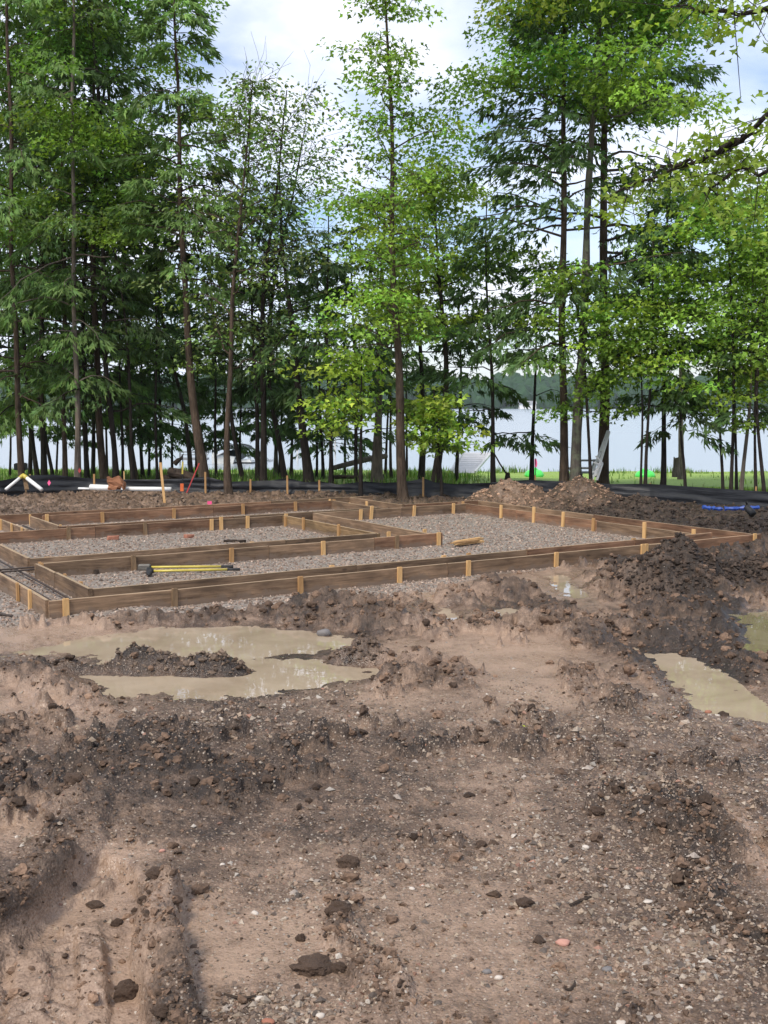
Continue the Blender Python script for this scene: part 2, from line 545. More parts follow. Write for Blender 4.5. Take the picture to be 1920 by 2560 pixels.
def ground(x, y, full=True):
    """height and masks (pad gravel, pale mud, wet, dark soil, stony) of the worked ground"""
    pad = pad_mask(x, y)
    s, t = st(x, y)
    inpad = sstep(0.0, 0.15, t - 8.02) * sstep(0, 0.15, 10.08 - s) * sstep(0, .15, 14.85 - t) * (1 - sstep(13.2, 13.35, t) * sstep(8.5, 8.65, s))
    rough = np.clip(patches(x, y, ROUGH, True, 31), 0, 1)
    cl = fbm(x * 2.3, y * 2.3, 4, 77)
    pale0 = patches(x, y, PALE, True, 41)
    rough = sstep(.02, .15, rough - .55 + .10 * sstep(5.0, 6.2, y) - .20 * np.clip(pale0, 0, 1) + .60 * cl + .34 * fbm(x * 8, y * 8, 3, 78, .6)) * (1 - pad)
    pale = pale0
    dark = patches(x, y, [(a, b, c, d, e if e > .95 else e * .4) for a, b, c, d, e in DARK], True, 43)
    stony = patches(x, y, STONY, True, 47)
    z = 0.028 * fbm(x * 0.55, y * 0.55, 3, 5) + 0.012 * fbm(x * 2.3, y * 2.3, 3, 6)
    z = z - 0.075 * sstep(13.0, 16.5, y + .25 * np.abs(x - 1)) * (1 - inpad)
    mound = np.zeros(x.shape); isl = np.zeros(x.shape)
    wx = x + 0.16 * fbm(x * 2.1, y * 2.1, 4, 61); wy = y + 0.16 * fbm(x * 2.1 + 5, y * 2.1, 4, 62)
    for m in MOUNDS:
        k = 0.35 if m['z'] < 0.12 else 1.0
        q = np.hypot((x + (wx - x) * k - m['x']) / m['rx'], (y + (wy - y) * k - m['y']) / m['ry'])
        hgt = np.where(q < 1, np.clip(1 - q, 0, 1) ** 1.05, 0.0) * 0.93 + 0.07 * np.exp(-3.0 * q * q)
        hgt = hgt * m['z']
        mound = np.maximum(mound, hgt)
        if m['key'].startswith('berm'): isl = np.maximum(isl, hgt)
    ridge = np.zeros(x.shape)
    for P, w, h in RIDGES:
        lo, hi = P.min(0) - 3 * w, P.max(0) + 3 * w
        sel = (x > lo[0]) & (x < hi[0]) & (y > lo[1]) & (y < hi[1])
        if not sel.any(): continue
        xs, ys = x[sel], y[sel]
        d, al, L = line_d(xs, ys, P)
        d = d + 0.25 * w * fbm(xs * 9, ys * 9, 3, 81)
        hh = h * (0.75 + 0.6 * gnoise(xs * 3.1, ys * 3.1, 83)) * np.exp(-np.minimum((d / w) ** 7, 30) * 1.4) * sstep(-0.02, 0.15, np.minimum(al, L - al) + 0.03)
        r2 = ridge[sel]; ridge[sel] = np.maximum(r2, hh)
    z = z + mound + ridge
    lumpm = np.clip(rough + np.clip(ridge / 0.04, 0, .55) + np.clip(mound / 0.05, 0, 1), 0, 1)
    floor = np.zeros(x.shape)
    for P in RUTS:
        d = poly_sd(x + .02 * fbm(x * 8, y * 8, 3, 351), y + .03 * fbm(x * 8 + 4, y * 8, 3, 352), P)
        floor = np.maximum(floor, sstep(.015, -.045, d))
    z = z - .055 * floor
    pale = np.maximum(pale, .62 * floor)
    lumpm = lumpm * (1 - .93 * floor) + floor * .55 * sstep(.16, .26, fbm(x * 5, y * 5, 3, 353))
    lumpm = np.maximum(lumpm, .9 * sstep(.015, .045, ridge))
    fine = np.clip(1.05 - 1.1 * pale, .06, 1) * (1 - .9 * floor)
    for (cu, cv, L, wd, sp) in ((355, 2030, .62, .20, .05), (150, 2420, .50, .085, .05)):
        c = gp(cu, cv)[:2]
        lumpm = lumpm * (1 - .8 * np.exp(-(((x - c[0]) / wd) ** 4 + ((y - c[1]) / L * 1.6) ** 4)))
    z0 = z.copy()
    if full:
        far = np.clip(y / 7.0, 0.75, 2.6)                  # bigger chunks where the soil was pushed back
        qx, qy = x + 0.03 * fbm(x * 12, y * 12, 2, 91), y + 0.03 * fbm(x * 12 + 3, y * 12, 2, 92)
        for sc, am, sd_ in ((0.19, 0.060, 1), (0.095, 0.040, 2), (0.047, 0.022, 3), (0.023, 0.011, 4)):
            if sd_ < 4:
                sc = sc * np.where(y > 13.5, 1.6, 1.0)
            F, i = worley(qx / sc, qy / sc * 0.9, 100 + sd_)
            dome = np.sqrt(np.clip(1 - (F / 0.72) ** 2, 0, 1)) * (i > 0.28) * (0.35 + 0.65 * i)
            if sd_ > 1: dome = .35 * dome + .75 * i * sstep(.58, .40, F)
            z = z + am * dome * (lumpm if sd_ < 3 else np.maximum(lumpm, fine * (.8 if sd_ == 4 else .45))) * (1 - pad) * np.interp(y, [2.5, 5.0, 9, 14], [.55, .85, 1.0, 1.15])
        z = z + 0.010 * lumpm * (np.abs(fbm(x * 14, y * 14, 3, 15)) - 0.2) * (1 - pad)
        z = z + (0.0035 * fbm(x * 40, y * 40, 2, 16) + .006 * fbm(x * 17, y * 17, 2, 17) * (.3 + lumpm)) * (1 - pad)
        # tyre cleats
        for (cu, cv, L, wd, sp) in ((355, 2030, .62, .20, .062), (1790, 2050, .7, .13, .075), (150, 2420, .50, .085, .065), (1890, 2140, .4, .1, .07)):
            c = gp(cu, cv)[:2]
            g = np.exp(-(((x - c[0]) / wd) ** 4 + ((y - c[1]) / L * 1.6) ** 4))
            z = z + 0.026 * g * (np.abs(np.sin((y + 0.35 * np.abs(x - c[0])) / sp * math.pi + .8 * gnoise(x * 4, y * 4, 19))) - .4)
        # crushed stone
        F, i = worley(x / 0.034, y / 0.034, 201)
        z = z * (1 - pad) + pad * (0.5 * z0 * (1 - inpad) + 0.010 * np.clip(1 - F * 1.2, 0, 1) * i + 0.006 * fbm(x * 3, y * 3, 3, 55))
    else:
        z = z * (1 - inpad)
    wet = np.zeros(x.shape)
    for p in PUDDLES:
        P = p['w']
        lo, hi = P.min(0) - 0.7, P.max(0) + 0.7
        sel = (x > lo[0]) & (x < hi[0]) & (y > lo[1]) & (y < hi[1])
        if not sel.any(): continue
        xs, ys = x[sel], y[sel]
        d = poly_sd(xs + 0.05 * fbm(xs * 5, ys * 5, 5, 301, .65), ys + 0.10 * fbm(xs * 5, ys * 5 + 7, 5, 302, .65), P)
        k = sstep(0.38, 0.0, d)
        tgt = p['z'] + np.clip(d, -0.4, 0.5) * 0.07 + 0.007 * fbm(xs * 9, ys * 9, 4, 303)
        zz = z[sel]
        kk = np.where(d < 0, 1.0, k) * (1 - np.clip(np.maximum(isl[sel] - 0.006, 0) / 0.02, 0, 1))
        lump = np.clip(zz - z0[sel], 0, 1)
        z[sel] = zz * (1 - kk) + (tgt + lump * (0.8 if True else 0) * sstep(-0.02, 0.2, d)) * kk
        wet[sel] = np.maximum(wet[sel], np.exp(-np.maximum(d, 0) / 0.16))
    z = z + land_base(x, y)
    return z, pad, pale, wet, dark, stony, lumpm


def build_ground():
    nr, nc = 720, 640
    ys = 1.7 * (22.5 / 1.7) ** (np.linspace(0, 1, nr))
    q = np.linspace(-1, 1, nc)
    q = np.where(np.abs(q) < .86, q / .86 * .80, np.sign(q) * (.80 + (np.abs(q) - .86) / .14 * .75))
    Y = np.repeat(ys[:, None], nc, 1)
    X = q[None, :] * (0.44 * Y + 0.55)
    x, y = X.ravel(), Y.ravel()
    z, pad, pale, wet, dark, stony, lump = ground(x, y)
    edge = sstep(1.25, 1.5, np.abs(x) / (0.44 * y + 0.55)) + sstep(1.9, 1.72, y)
    z = z - 0.10 * np.clip(edge, 0, 1)
    idx = np.arange(nr * nc).reshape(nr, nc)
    F = np.stack([idx[:-1, :-1], idx[:-1, 1:], idx[1:, 1:], idx[1:, :-1]], -1).reshape(-1, 4)
    me = mesh_np('ground', np.stack([x, y, z], 1), F, True)
    set_col(me, 'm1', np.stack([pad, pale, wet, np.ones_like(x)], 1))
    set_col(me, 'm2', np.stack([dark, stony, lump, np.ones_like(x)], 1))
    o = link('ground', me, mat_ground())
    tag(o, 'churned wet brown mud with ruts, clods and stones', None, None, 'structure')
    return o


def mat_ground():
    m, nt, b = new_mat('wet_mud')
    co = nt.nodes.new('ShaderNodeTexCoord').outputs['Object']
    a1 = nt.nodes.new('ShaderNodeVertexColor'); a1.layer_name = 'm1'
    a2 = nt.nodes.new('ShaderNodeVertexColor'); a2.layer_name = 'm2'
    s1 = nt.nodes.new('ShaderNodeSeparateColor'); nt.links.new(a1.outputs[0], s1.inputs[0])
    s2 = nt.nodes.new('ShaderNodeSeparateColor'); nt.links.new(a2.outputs[0], s2.inputs[0])
    pad, pale, wet = s1.outputs
    dark, stony, lump = s2.outputs

    def math_(op, a, b_, clamp=False):
        n = nt.nodes.new('ShaderNodeMath'); n.operation = op; n.use_clamp = clamp
        for i, s in ((0, a), (1, b_)):
            if hasattr(s, 'node'): nt.links.new(s, n.inputs[i])
            else: n.inputs[i].default_value = s
        return n.outputs[0]
    n1 = nz(nt, 6.0, 9, 0.70, co, 0.5).outputs['Fac']
    n2 = nz(nt, 28.0, 5, 0.65, co).outputs['Fac']
    n3 = nz(nt, 120.0, 3, 0.6, co).outputs['Fac']
    # soil: from brown black to drying pinkish tan
    f = math_('ADD', math_('MULTIPLY', pale, 0.66), math_('MULTIPLY', math_('SUBTRACT', n1, 0.5), 1.6))
    f = math_('SUBTRACT', f, math_('MULTIPLY', dark, 0.26))
    f = math_('SUBTRACT', f, math_('MULTIPLY', lump, 0.25))
    f = math_('ADD', f, math_('MULTIPLY', math_('SUBTRACT', n2, 0.5), 0.7))
    f = math_('ADD', f, math_('MULTIPLY', math_('SUBTRACT', n3, 0.5), 0.8))
    f = math_('SUBTRACT', f, math_('MULTIPLY', wet, 0.20))
    f = math_('ADD', f, 0.40, True)
    soil = ramp(nt, f, [(0.02, SOIL[0]), (0.30, SOIL[1]), (0.52, SOIL[2]), (0.70, SOIL[3]), (1.0, SOIL[4])]).outputs[0]
    # grit
    vo = nt.nodes.new('ShaderNodeTexVoronoi'); vo.inputs['Scale'].default_value = 95.0
    nt.links.new(co, vo.inputs['Vector'])
    sepc = nt.nodes.new('ShaderNodeSeparateColor'); nt.links.new(vo.outputs['Color'], sepc.inputs[0])
    grit = ramp(nt, sepc.outputs[0], [(0.0, (.10, .072, .055)), (0.5, (.21, .155, .115)), (0.8, (.33, .255, .195)), (1.0, (.44, .37, .30))]).outputs[0]
    gsel = math_('MULTIPLY', math_('GREATER_THAN', sepc.outputs[1], math_('SUBTRACT', 0.985, math_('MULTIPLY', stony, 0.62))), math_('LESS_THAN', vo.outputs['Distance'], 0.42))
    c1 = mixc(nt, math_('MULTIPLY', gsel, 0.85), soil, grit)
    # crushed stone pad
    v2 = nt.nodes.new('ShaderNodeTexVoronoi'); v2.inputs['Scale'].default_value = 42.0
    nt.links.new(co, v2.inputs['Vector'])
    sp2 = nt.nodes.new('ShaderNodeSeparateColor'); nt.links.new(v2.outputs['Color'], sp2.inputs[0])
    gv = ramp(nt, sp2.outputs[0], [(0.0, (.15, .125, .105)), (0.45, (.225, .19, .16)), (0.8, (.29, .245, .205)), (1.0, (.38, .335, .29))]).outputs[0]
    c2 = mixc(nt, pad, c1, gv)
    nt.links.new(c2, b.inputs['Base Color'])
    nw = ramp(nt, nz(nt, 3.1, 6, .6, co, .5).outputs['Fac'], [(.44, 0.0), (.56, 1.0)]).outputs[0]
    rr = math_('SUBTRACT', 0.60, math_('MULTIPLY', math_('MULTIPLY', math_('ADD', math_('MULTIPLY', pale, .8), .2), nw), 0.42))
    rr = math_('SUBTRACT', rr, math_('MULTIPLY', wet, 0.28))
    rr = math_('ADD', rr, math_('MULTIPLY', lump, 0.12), True)
    nt.links.new(rr, b.inputs['Roughness'])
    b.inputs['Specular IOR Level'].default_value = 0.5
    hb = math_('ADD', math_('ADD', math_('MULTIPLY', n3, 0.6), math_('MULTIPLY', math_('SUBTRACT', 1.0, vo.outputs['Distance']), 0.55)), math_('ADD', n2, math_('MULTIPLY', gsel, 0.6)))
    hb = math_('MULTIPLY', hb, math_('SUBTRACT', 1.0, math_('MULTIPLY', pale, 0.5), True))
    bump(nt, b, hb, 0.75, 0.012)
    return m


SOIL = [(.024, .0155, .010), (.072, .046, .030), (.132, .086, .057), (.212, .142, .098), (.315, .217, .153)]
ground_obj = build_ground()

# the rest of the land: one sheet round the worked ground and down the bank
def build_land():
    xs = np.concatenate([np.linspace(-140, -24, 30), np.linspace(-23, 23, 110), np.linspace(24, 140, 30)])
    ys = np.concatenate([np.linspace(-60, 1, 20), np.linspace(1.5, 17, 40), np.linspace(17.3, 42, 90)])
    X, Y = np.meshgrid(xs, ys)
    x, y = X.ravel(), Y.ravel()
    g, = ground(x, y, False)[:1]
    sh = 36.0 + 0.9 * fbm(x * 0.12, x * 0 + 3, 3, 71) - 0.05 * x
    z = land_base(x, y)
    z = np.where(y > sh, z - 0.25 * sstep(0, 3.0, y - sh), z)
    inside = (np.abs(x) < 1.55 * (0.44 * y + 0.55) + 0.4) & (y > 1.0) & (y < 21.6)
    z = np.where(inside, z - 0.32, z - 0.02)
    z = np.where((y > 21.0), z + 0.035, z)
    nr, nc = X.shape
    idx = np.arange(nr * nc).reshape(nr, nc)
    F = np.stack([idx[:-1, :-1], idx[:-1, 1:], idx[1:, 1:], idx[1:, :-1]], -1).reshape(-1, 4)
    me = mesh_np('lawn_ground', np.stack([x, y, z], 1), F, True)
    m, nt, b = new_mat('turf_soil')
    co = nt.nodes.new('ShaderNodeTexCoord').outputs['Object']
    sp = nt.nodes.new('ShaderNodeSeparateXYZ'); nt.links.new(co, sp.inputs[0])
    n1 = nz(nt, 0.9, 5, .6, co); n2 = nz(nt, 14, 4, .6, co)
    gr = ramp(nt, n2.outputs['Fac'], [(0.3, (.15, .235, .040)), (0.7, (.30, .43, .075))])
    soil = ramp(nt, n2.outputs['Fac'], [(0.3, (.068, .045, .031)), (0.7, (.155, .105, .073))])
    mr = nt.nodes.new('ShaderNodeMapRange')
    mr.inputs[1].default_value = 20.0; mr.inputs[2].default_value = 21.6
    ad = nt.nodes.new('ShaderNodeMath'); ad.operation = 'MULTIPLY_ADD'; ad.inputs[1].default_value = 1.6
    nt.links.new(n1.outputs['Fac'], ad.inputs[0]); nt.links.new(sp.outputs['Y'], ad.inputs[2])
    nt.links.new(ad.outputs[0], mr.inputs[0])
    c = mixc(nt, mr.outputs[0], soil.outputs[0], gr.outputs[0])
    nt.links.new(c, b.inputs['Base Color']); b.inputs['Roughness'].default_value = .9
    bump(nt, b, n2.outputs['Fac'], .6, .03)
    tag(link('land', me, m), 'grassy bank and lawn between the building site and the lake', None, None, 'structure')


build_land()

# ------------------------------------------------------------------ puddles and the lake
def mat_puddle(name, c1, c2):
    m, nt, b = new_mat(name)
    co = nt.nodes.new('ShaderNodeTexCoord').outputs['Object']
    n = nz(nt, 2.2, 4, .6, co, .8)
    r = ramp(nt, n.outputs['Fac'], [(0.35, c1), (0.65, c2)])
    nt.links.new(r.outputs[0], b.inputs['Base Color'])
    b.inputs['Roughness'].default_value = 0.012
    b.inputs['IOR'].default_value = 1.5
    n2 = nz(nt, 9.0, 2, .5, co)
    bump(nt, b, n2.outputs['Fac'], 0.03, 0.01)
    return m


MUDW = mat_puddle('muddy_water', (.32, .25, .172), (.41, .33, .235))
GRNW = mat_puddle('greenish_muddy_water', (.19, .16, .09), (.25, .215, .13))
PLAB = dict(big='wide tan puddle with mud islands in front of the formwork', right='long pale puddle reflecting the sky at the right', far='greenish puddle at the right edge beside the dark soil heap',
            left='small shallow puddle at the left edge', mid='small round puddle between mud ridges', streak='thin streak of water beside the right formwork', rut='narrow water filled rut in pale mud')
for p in PUDDLES:
    P = p['w']
    c = P.mean(0)
    lo, hi = P.min(0) - 0.14, P.max(0) + 0.14
    me = bpy.data.meshes.new('puddle')
    n = 16
    # outline grown by a hand's width: the ground rises through it and gives the real shore
    gx, gy = np.meshgrid(np.linspace(lo[0], hi[0], 60), np.linspace(lo[1], hi[1], 60))
    d = poly_sd(gx.ravel(), gy.ravel(), P).reshape(gx.shape)
    ok = d < 0.13
    q = ok[:-1, :-1] & ok[1:, :-1] & ok[:-1, 1:] & ok[1:, 1:]
    idx = np.arange(gx.size).reshape(gx.shape)
    F = np.stack([idx[:-1, :-1], idx[:-1, 1:], idx[1:, 1:], idx[1:, :-1]], -1)[q]
    used = np.unique(F); rem = np.full(gx.size, -1); rem[used] = np.arange(len(used))
    vs = np.stack([gx.ravel(), gy.ravel(), np.full(gx.size, p['z']) + land_base(gx.ravel(), gy.ravel())], 1)[used]
    me = mesh_np('puddle', vs, rem[F], True)
    o = link('puddle', me, GRNW if p['n'] == 'far' else MUDW)
    tag(o, PLAB[p['n']], None, None, 'structure')


def build_lake():
    me = bpy.data.meshes.new('lake')
    me.from_pydata([(-1500, 31, -.62), (1500, 31, -.62), (1500, 1100, -.62), (-1500, 1100, -.62)], [], [(0, 1, 2, 3)])
    m, nt, b = new_mat('lake_water')
    co = nt.nodes.new('ShaderNodeTexCoord').outputs['Object']
    mp = nt.nodes.new('ShaderNodeMapping'); mp.inputs['Scale'].default_value = (0.5, 1.2, 1)
    nt.links.new(co, mp.inputs[0])
    n = nz(nt, 1.6, 5, .6, mp.outputs[0])
    b.inputs['Base Color'].default_value = (.30, .34, .37, 1)  # bright sky reflection put into the base colour, paler than the water itself
    b.inputs['Roughness'].default_value = 0.22
    b.inputs['IOR'].default_value = 1.33
    bump(nt, b, n.outputs['Fac'], 0.18, 0.05)
    tag(link('lake', me, m), 'wide pale grey blue lake', None, None, 'structure')


build_lake()


def build_far_shore():
    # hill behind the far shore with a wood on it
    xs = np.linspace(-700, 700, 160); ys = np.linspace(600, 1000, 30)
    X, Y = np.meshgrid(xs, ys); x, y = X.ravel(), Y.ravel()
    top = 9 + 5 * fbm(x * .006, x * 0, 3, 401)
    z = -.9 + (top + 1) * sstep(612, 700, y + 8 * gnoise(x * .02, x * 0, 402))
    nr, nc = X.shape; idx = np.arange(nr * nc).reshape(nr, nc)
    F = np.stack([idx[:-1, :-1], idx[:-1, 1:], idx[1:, 1:], idx[1:, :-1]], -1).reshape(-1, 4)
    m = simple('far_woodland', (.034, .080, .030), (.014, .040, .018), .12, .9, .1)
    tag(link('hills', mesh_np('hills', np.stack([x, y, z], 1), F, True), m), 'low far shore beyond the lake', None, None, 'structure')
    import bmesh
    bm = bmesh.new(); bmesh.ops.create_icosphere(bm, subdivisions=2, radius=1.0)
    bv = np.array([v.co[:] for v in bm.verts]); bf = np.array([[v.index for v in f.verts] for f in bm.faces]); bm.free()
    n = 900
    px = RNG.uniform(-330, 330, n); py = RNG.uniform(606, 720, n)
    topz = 9 + 5 * fbm(px * .006, px * 0, 3, 401)
    pz = -.9 + (topz + 1) * sstep(612, 700, py + 8 * gnoise(px * .02, px * 0, 402))
    r = RNG.uniform(3.2, 6.2, n)
    V = bv[None] * (r[:, None, None] * np.array([1, 1, 1.35]))
    k = V.reshape(-1, 3)
    off = np.repeat(np.stack([px, py, pz + r * .9], 1), len(bv), 0)
    w = k + off
    k2 = k * (1 + .34 * fbm(w[:, 0] * .45, w[:, 2] * .45 + w[:, 1] * .3, 3, 411))[:, None]
    Fs = (bf[None] + (np.arange(n) * len(bv))[:, None, None]).reshape(-1, 3)
    me = mesh_np('far_wood', k2 + off, Fs, False)
    tag(link('far_wood', me, m), 'dark green wood along the far shore of the lake', None, None, 'stuff')


build_far_shore()
# ------------------------------------------------------------------ summer haze over the water
def build_haze():
    mb = MB(); mb.box((0, 470, 18.5), (1460, 1070, 43))
    m = bpy.data.materials.new('summer_haze'); m.use_nodes = True
    nt = m.node_tree; nt.nodes.clear()
    out = nt.nodes.new('ShaderNodeOutputMaterial'); v = nt.nodes.new('ShaderNodeVolumePrincipled')
    v.inputs['Color'].default_value = (.86, .92, 1.0, 1)
    v.inputs['Density'].default_value = 0.00018
    nt.links.new(v.outputs[0], out.inputs['Volume'])
    tag(mb.build('haze', m), 'thin summer haze over the lake', None, None, 'stuff')


build_haze()
# ------------------------------------------------------------------ formwork of boards and stakes
def mat_board(name, c1, c2, c3):
    m, nt, b = new_mat(name)
    co = nt.nodes.new('ShaderNodeTexCoord').outputs['Object']
    oi = nt.nodes.new('ShaderNodeObjectInfo')
    ad = nt.nodes.new('ShaderNodeVectorMath'); ad.operation = 'ADD'
    sc = nt.nodes.new('ShaderNodeVectorMath'); sc.operation = 'SCALE'
    cm = nt.nodes.new('ShaderNodeCombineXYZ')
    for i in range(3): nt.links.new(oi.outputs['Random'], cm.inputs[i])
    nt.links.new(cm.outputs[0], sc.inputs[0]); sc.inputs['Scale'].default_value = 37.0
    nt.links.new(co, ad.inputs[0]); nt.links.new(sc.outputs[0], ad.inputs[1])
    mp = nt.nodes.new('ShaderNodeMapping'); mp.inputs['Scale'].default_value = (1.2, 9, 22)
    nt.links.new(ad.outputs[0], mp.inputs[0])
    g = nz(nt, 2.0, 6, .65, mp.outputs[0], .7)
    mp2 = nt.nodes.new('ShaderNodeMapping'); mp2.inputs['Scale'].default_value = (1.5, 2.0, 5)
    nt.links.new(ad.outputs[0], mp2.inputs[0])
    s = nz(nt, 1.6, 5, .6, mp2.outputs[0], .4)
    base = ramp(nt, g.outputs['Fac'], [(0.28, c1), (0.5, c2), (0.75, c3)]).outputs[0]
    st_ = ramp(nt, s.outputs['Fac'], [(0.35, .55), (0.62, 1.12)]).outputs[0]
    c = mixc(nt, 1.0, base, st_, 'MULTIPLY')
    # knots
    vo = nt.nodes.new('ShaderNodeTexVoronoi'); vo.inputs['Scale'].default_value = 3.2
    mp3 = nt.nodes.new('ShaderNodeMapping'); mp3.inputs['Scale'].default_value = (.6, 1, 1.6)
    nt.links.new(ad.outputs[0], mp3.inputs[0]); nt.links.new(mp3.outputs[0], vo.inputs['Vector'])
    k = ramp(nt, vo.outputs['Distance'], [(0.03, .35), (0.075, 1.0)]).outputs[0]
    c = mixc(nt, .8, c, mixc(nt, 1.0, c, k, 'MULTIPLY'))
    # each board a little different
    v = nt.nodes.new('ShaderNodeMapRange'); v.inputs[3].default_value = .72; v.inputs[4].default_value = 1.25
    nt.links.new(oi.outputs['Random'], v.inputs[0])
    c = mixc(nt, 1.0, c, v.outputs[0], 'MULTIPLY')
    # faces that point upwards are mixed towards a paler tan
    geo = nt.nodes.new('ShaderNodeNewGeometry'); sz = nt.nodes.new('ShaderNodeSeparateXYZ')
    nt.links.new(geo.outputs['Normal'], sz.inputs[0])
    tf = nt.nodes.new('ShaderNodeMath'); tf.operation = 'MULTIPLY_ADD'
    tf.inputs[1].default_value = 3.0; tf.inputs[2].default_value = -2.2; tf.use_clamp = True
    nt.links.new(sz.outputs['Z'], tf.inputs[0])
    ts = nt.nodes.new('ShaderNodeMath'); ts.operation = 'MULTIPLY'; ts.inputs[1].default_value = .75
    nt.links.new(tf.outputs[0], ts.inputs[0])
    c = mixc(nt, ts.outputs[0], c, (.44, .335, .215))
    # dried mud splashed on the lower part
    so = nt.nodes.new('ShaderNodeSeparateXYZ'); nt.links.new(co, so.inputs[0])
    nm = nz(nt, 9.0, 6, .7, ad.outputs[0])
    mm = nt.nodes.new('ShaderNodeMath'); mm.operation = 'MULTIPLY_ADD'; mm.inputs[1].default_value = -5.0
    nt.links.new(so.outputs['Z'], mm.inputs[0]); nt.links.new(nm.outputs['Fac'], mm.inputs[2])
    mf = ramp(nt, mm.outputs[0], [(.24, 0.0), (.36, .75)])
    c = mixc(nt, mf.outputs[0], c, (.175, .128, .095))
    nt.links.new(c, b.inputs['Base Color'])
    b.inputs['Roughness'].default_value = .72
    b.inputs['Specular IOR Level'].default_value = .3
    bump(nt, b, g.outputs['Fac'], .35, .003)
    return m


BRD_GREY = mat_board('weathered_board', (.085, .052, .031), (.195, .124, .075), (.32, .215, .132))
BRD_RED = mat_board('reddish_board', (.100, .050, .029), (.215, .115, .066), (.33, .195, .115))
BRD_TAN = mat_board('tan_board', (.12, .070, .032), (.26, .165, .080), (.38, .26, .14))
STK = simple('fresh_stake', (.64, .41, .19), (.50, .29, .115), 9.0, .65, .3, .2, .002, stretch=(6, 6, 1))
STK_D = simple('old_stake', (.46, .27, .115), (.31, .17, .07), 9.0, .65, .3, .2, .002, stretch=(6, 6, 1))
STK_W = simple('weathered_stake', (.26, .17, .095), (.14, .09, .05), 9.0, .7, .3, .2, .002, stretch=(6, 6, 1))
BH, BT = 0.138, 0.032
FORM = {}


def form(key, label, s, t):
    p = wst(s, t)
    e = empty('formwork', (p[0], p[1], 0), label, 'formwork', 'nailed board forms on the stone pad', FA)
    FORM[key] = e
    return e


def board(key, s0, t0, s1, t1, mat, cuts=(), dz=0.0, h=BH):
    """one straight run, split at the given fractions into separate boards"""
    e = FORM[key]
    a, b = wst(s0, t0), wst(s1, t1)
    loc = Vector(e.location)
    inv = Matrix.Rotation(-FA, 4, 'Z')
    fr = [0.0] + list(cuts) + [1.0]
    for i in range(len(fr) - 1):
        p, q = a + (b - a) * fr[i], a + (b - a) * fr[i + 1]
        d = q - p; L = math.hypot(d[0], d[1]) - (0.004 if i < len(fr) - 2 else 0)
        rz = math.atan2(d[1], d[0])
        mb = MB()
        n = max(2, int(L / .45))
        z0, z1 = -0.02 + dz, h + dz + random.uniform(-.004, .004)
        rows = []
        for k in range(n + 1):
            xx = L * k / n
            off = .004 * math.sin(k * 1.3 + i + s0) + random.uniform(-.0015, .0015)
            zz = random.uniform(-.0018, .0018)
            rows.append([(xx, off - BT / 2, z0), (xx, off + BT / 2, z0), (xx, off + BT / 2, z1 + zz), (xx, off - BT / 2, z1 + zz)])
        vs = [v for r in rows for v in r]
        fs = []
        for k in range(n):
            o = 4 * k
            fs += [(o + j, o + 4 + j, o + 4 + (j + 1) % 4, o + (j + 1) % 4) for j in range(4)]
        fs += [(3, 2, 1, 0), (4 * n, 4 * n + 1, 4 * n + 2, 4 * n + 3)]
        fs = [tuple(reversed(f)) for f in fs]
        mb.add(vs, fs)
        me = mb.mesh('board', False, .0025)
        mm = mat[i % len(mat)] if isinstance(mat, (list, tuple)) else mat
        o = link('board', me, mm, e)
        lp = inv @ (Vector((p[0], p[1], 0)) - loc)
        o.location = lp
        o.rotation_euler = (0, 0, rz - FA)


STAKE_ME = {}


def stake(key, u, v, top=BH + .012, side=(0, -1), w=.042, th=.020, mat=None, lean=0.0, zt=None):
    """stake whose top shows at photo pixel (u, v); side = the way it stands off the board, along (s, t)"""
    e = FORM[key]
    p = gp(u, v, top)
    s, t = st(p[0], p[1])
    SNAP = e.get('snap') or {}
    bt = dict(SNAP)
    ax = 's' if side[0] else 't'
    tgt = SN[key]
    val = s if ax == 's' else t
    sgn = side[0] or side[1]
    near = min(tgt[ax], key=lambda q: abs(q + sgn * (BT / 2 + th / 2) - val))
    if ax == 's': s = near + sgn * (BT / 2 + th / 2 + .0015)
    else: t = near + sgn * (BT / 2 + th / 2 + .0015)
    hgt = top + .16
    m = mat or random.choice([STK, STK, STK_D])
    mb = MB()
    sx, sy = (th, w) if ax == 's' else (w, th)
    zs = [-.16, top - .004, top]
    a = .86
    vs = []
    for z, k in ((-.16, .3), (-.05, 1), (top - .006, 1), (top, .93)):
        lx = lean * (z / .2)
        vs += [(-sx / 2 * k + lx, -sy / 2 * k, z), (sx / 2 * k + lx, -sy / 2 * k, z), (sx / 2 * k + lx, sy / 2 * k, z), (-sx / 2 * k + lx, sy / 2 * k, z)]
    fs = [(0, 3, 2, 1), (12, 13, 14, 15)]
    for r in range(3):
        fs += [(4 * r + j, 4 * r + (j + 1) % 4, 4 * r + 4 + (j + 1) % 4, 4 * r + 4 + j) for j in range(4)]
    mb.add(vs, fs)
    o = link('stake', mb.mesh('stake'), m, e)
    p = wst(s, t)
    o.location = Matrix.Rotation(-FA, 4, 'Z') @ (Vector((p[0], p[1], 0)) - Vector(e.location))
    o.rotation_euler = (random.uniform(-.02, .02), random.uniform(-.03, .03), random.uniform(-.05, .05))


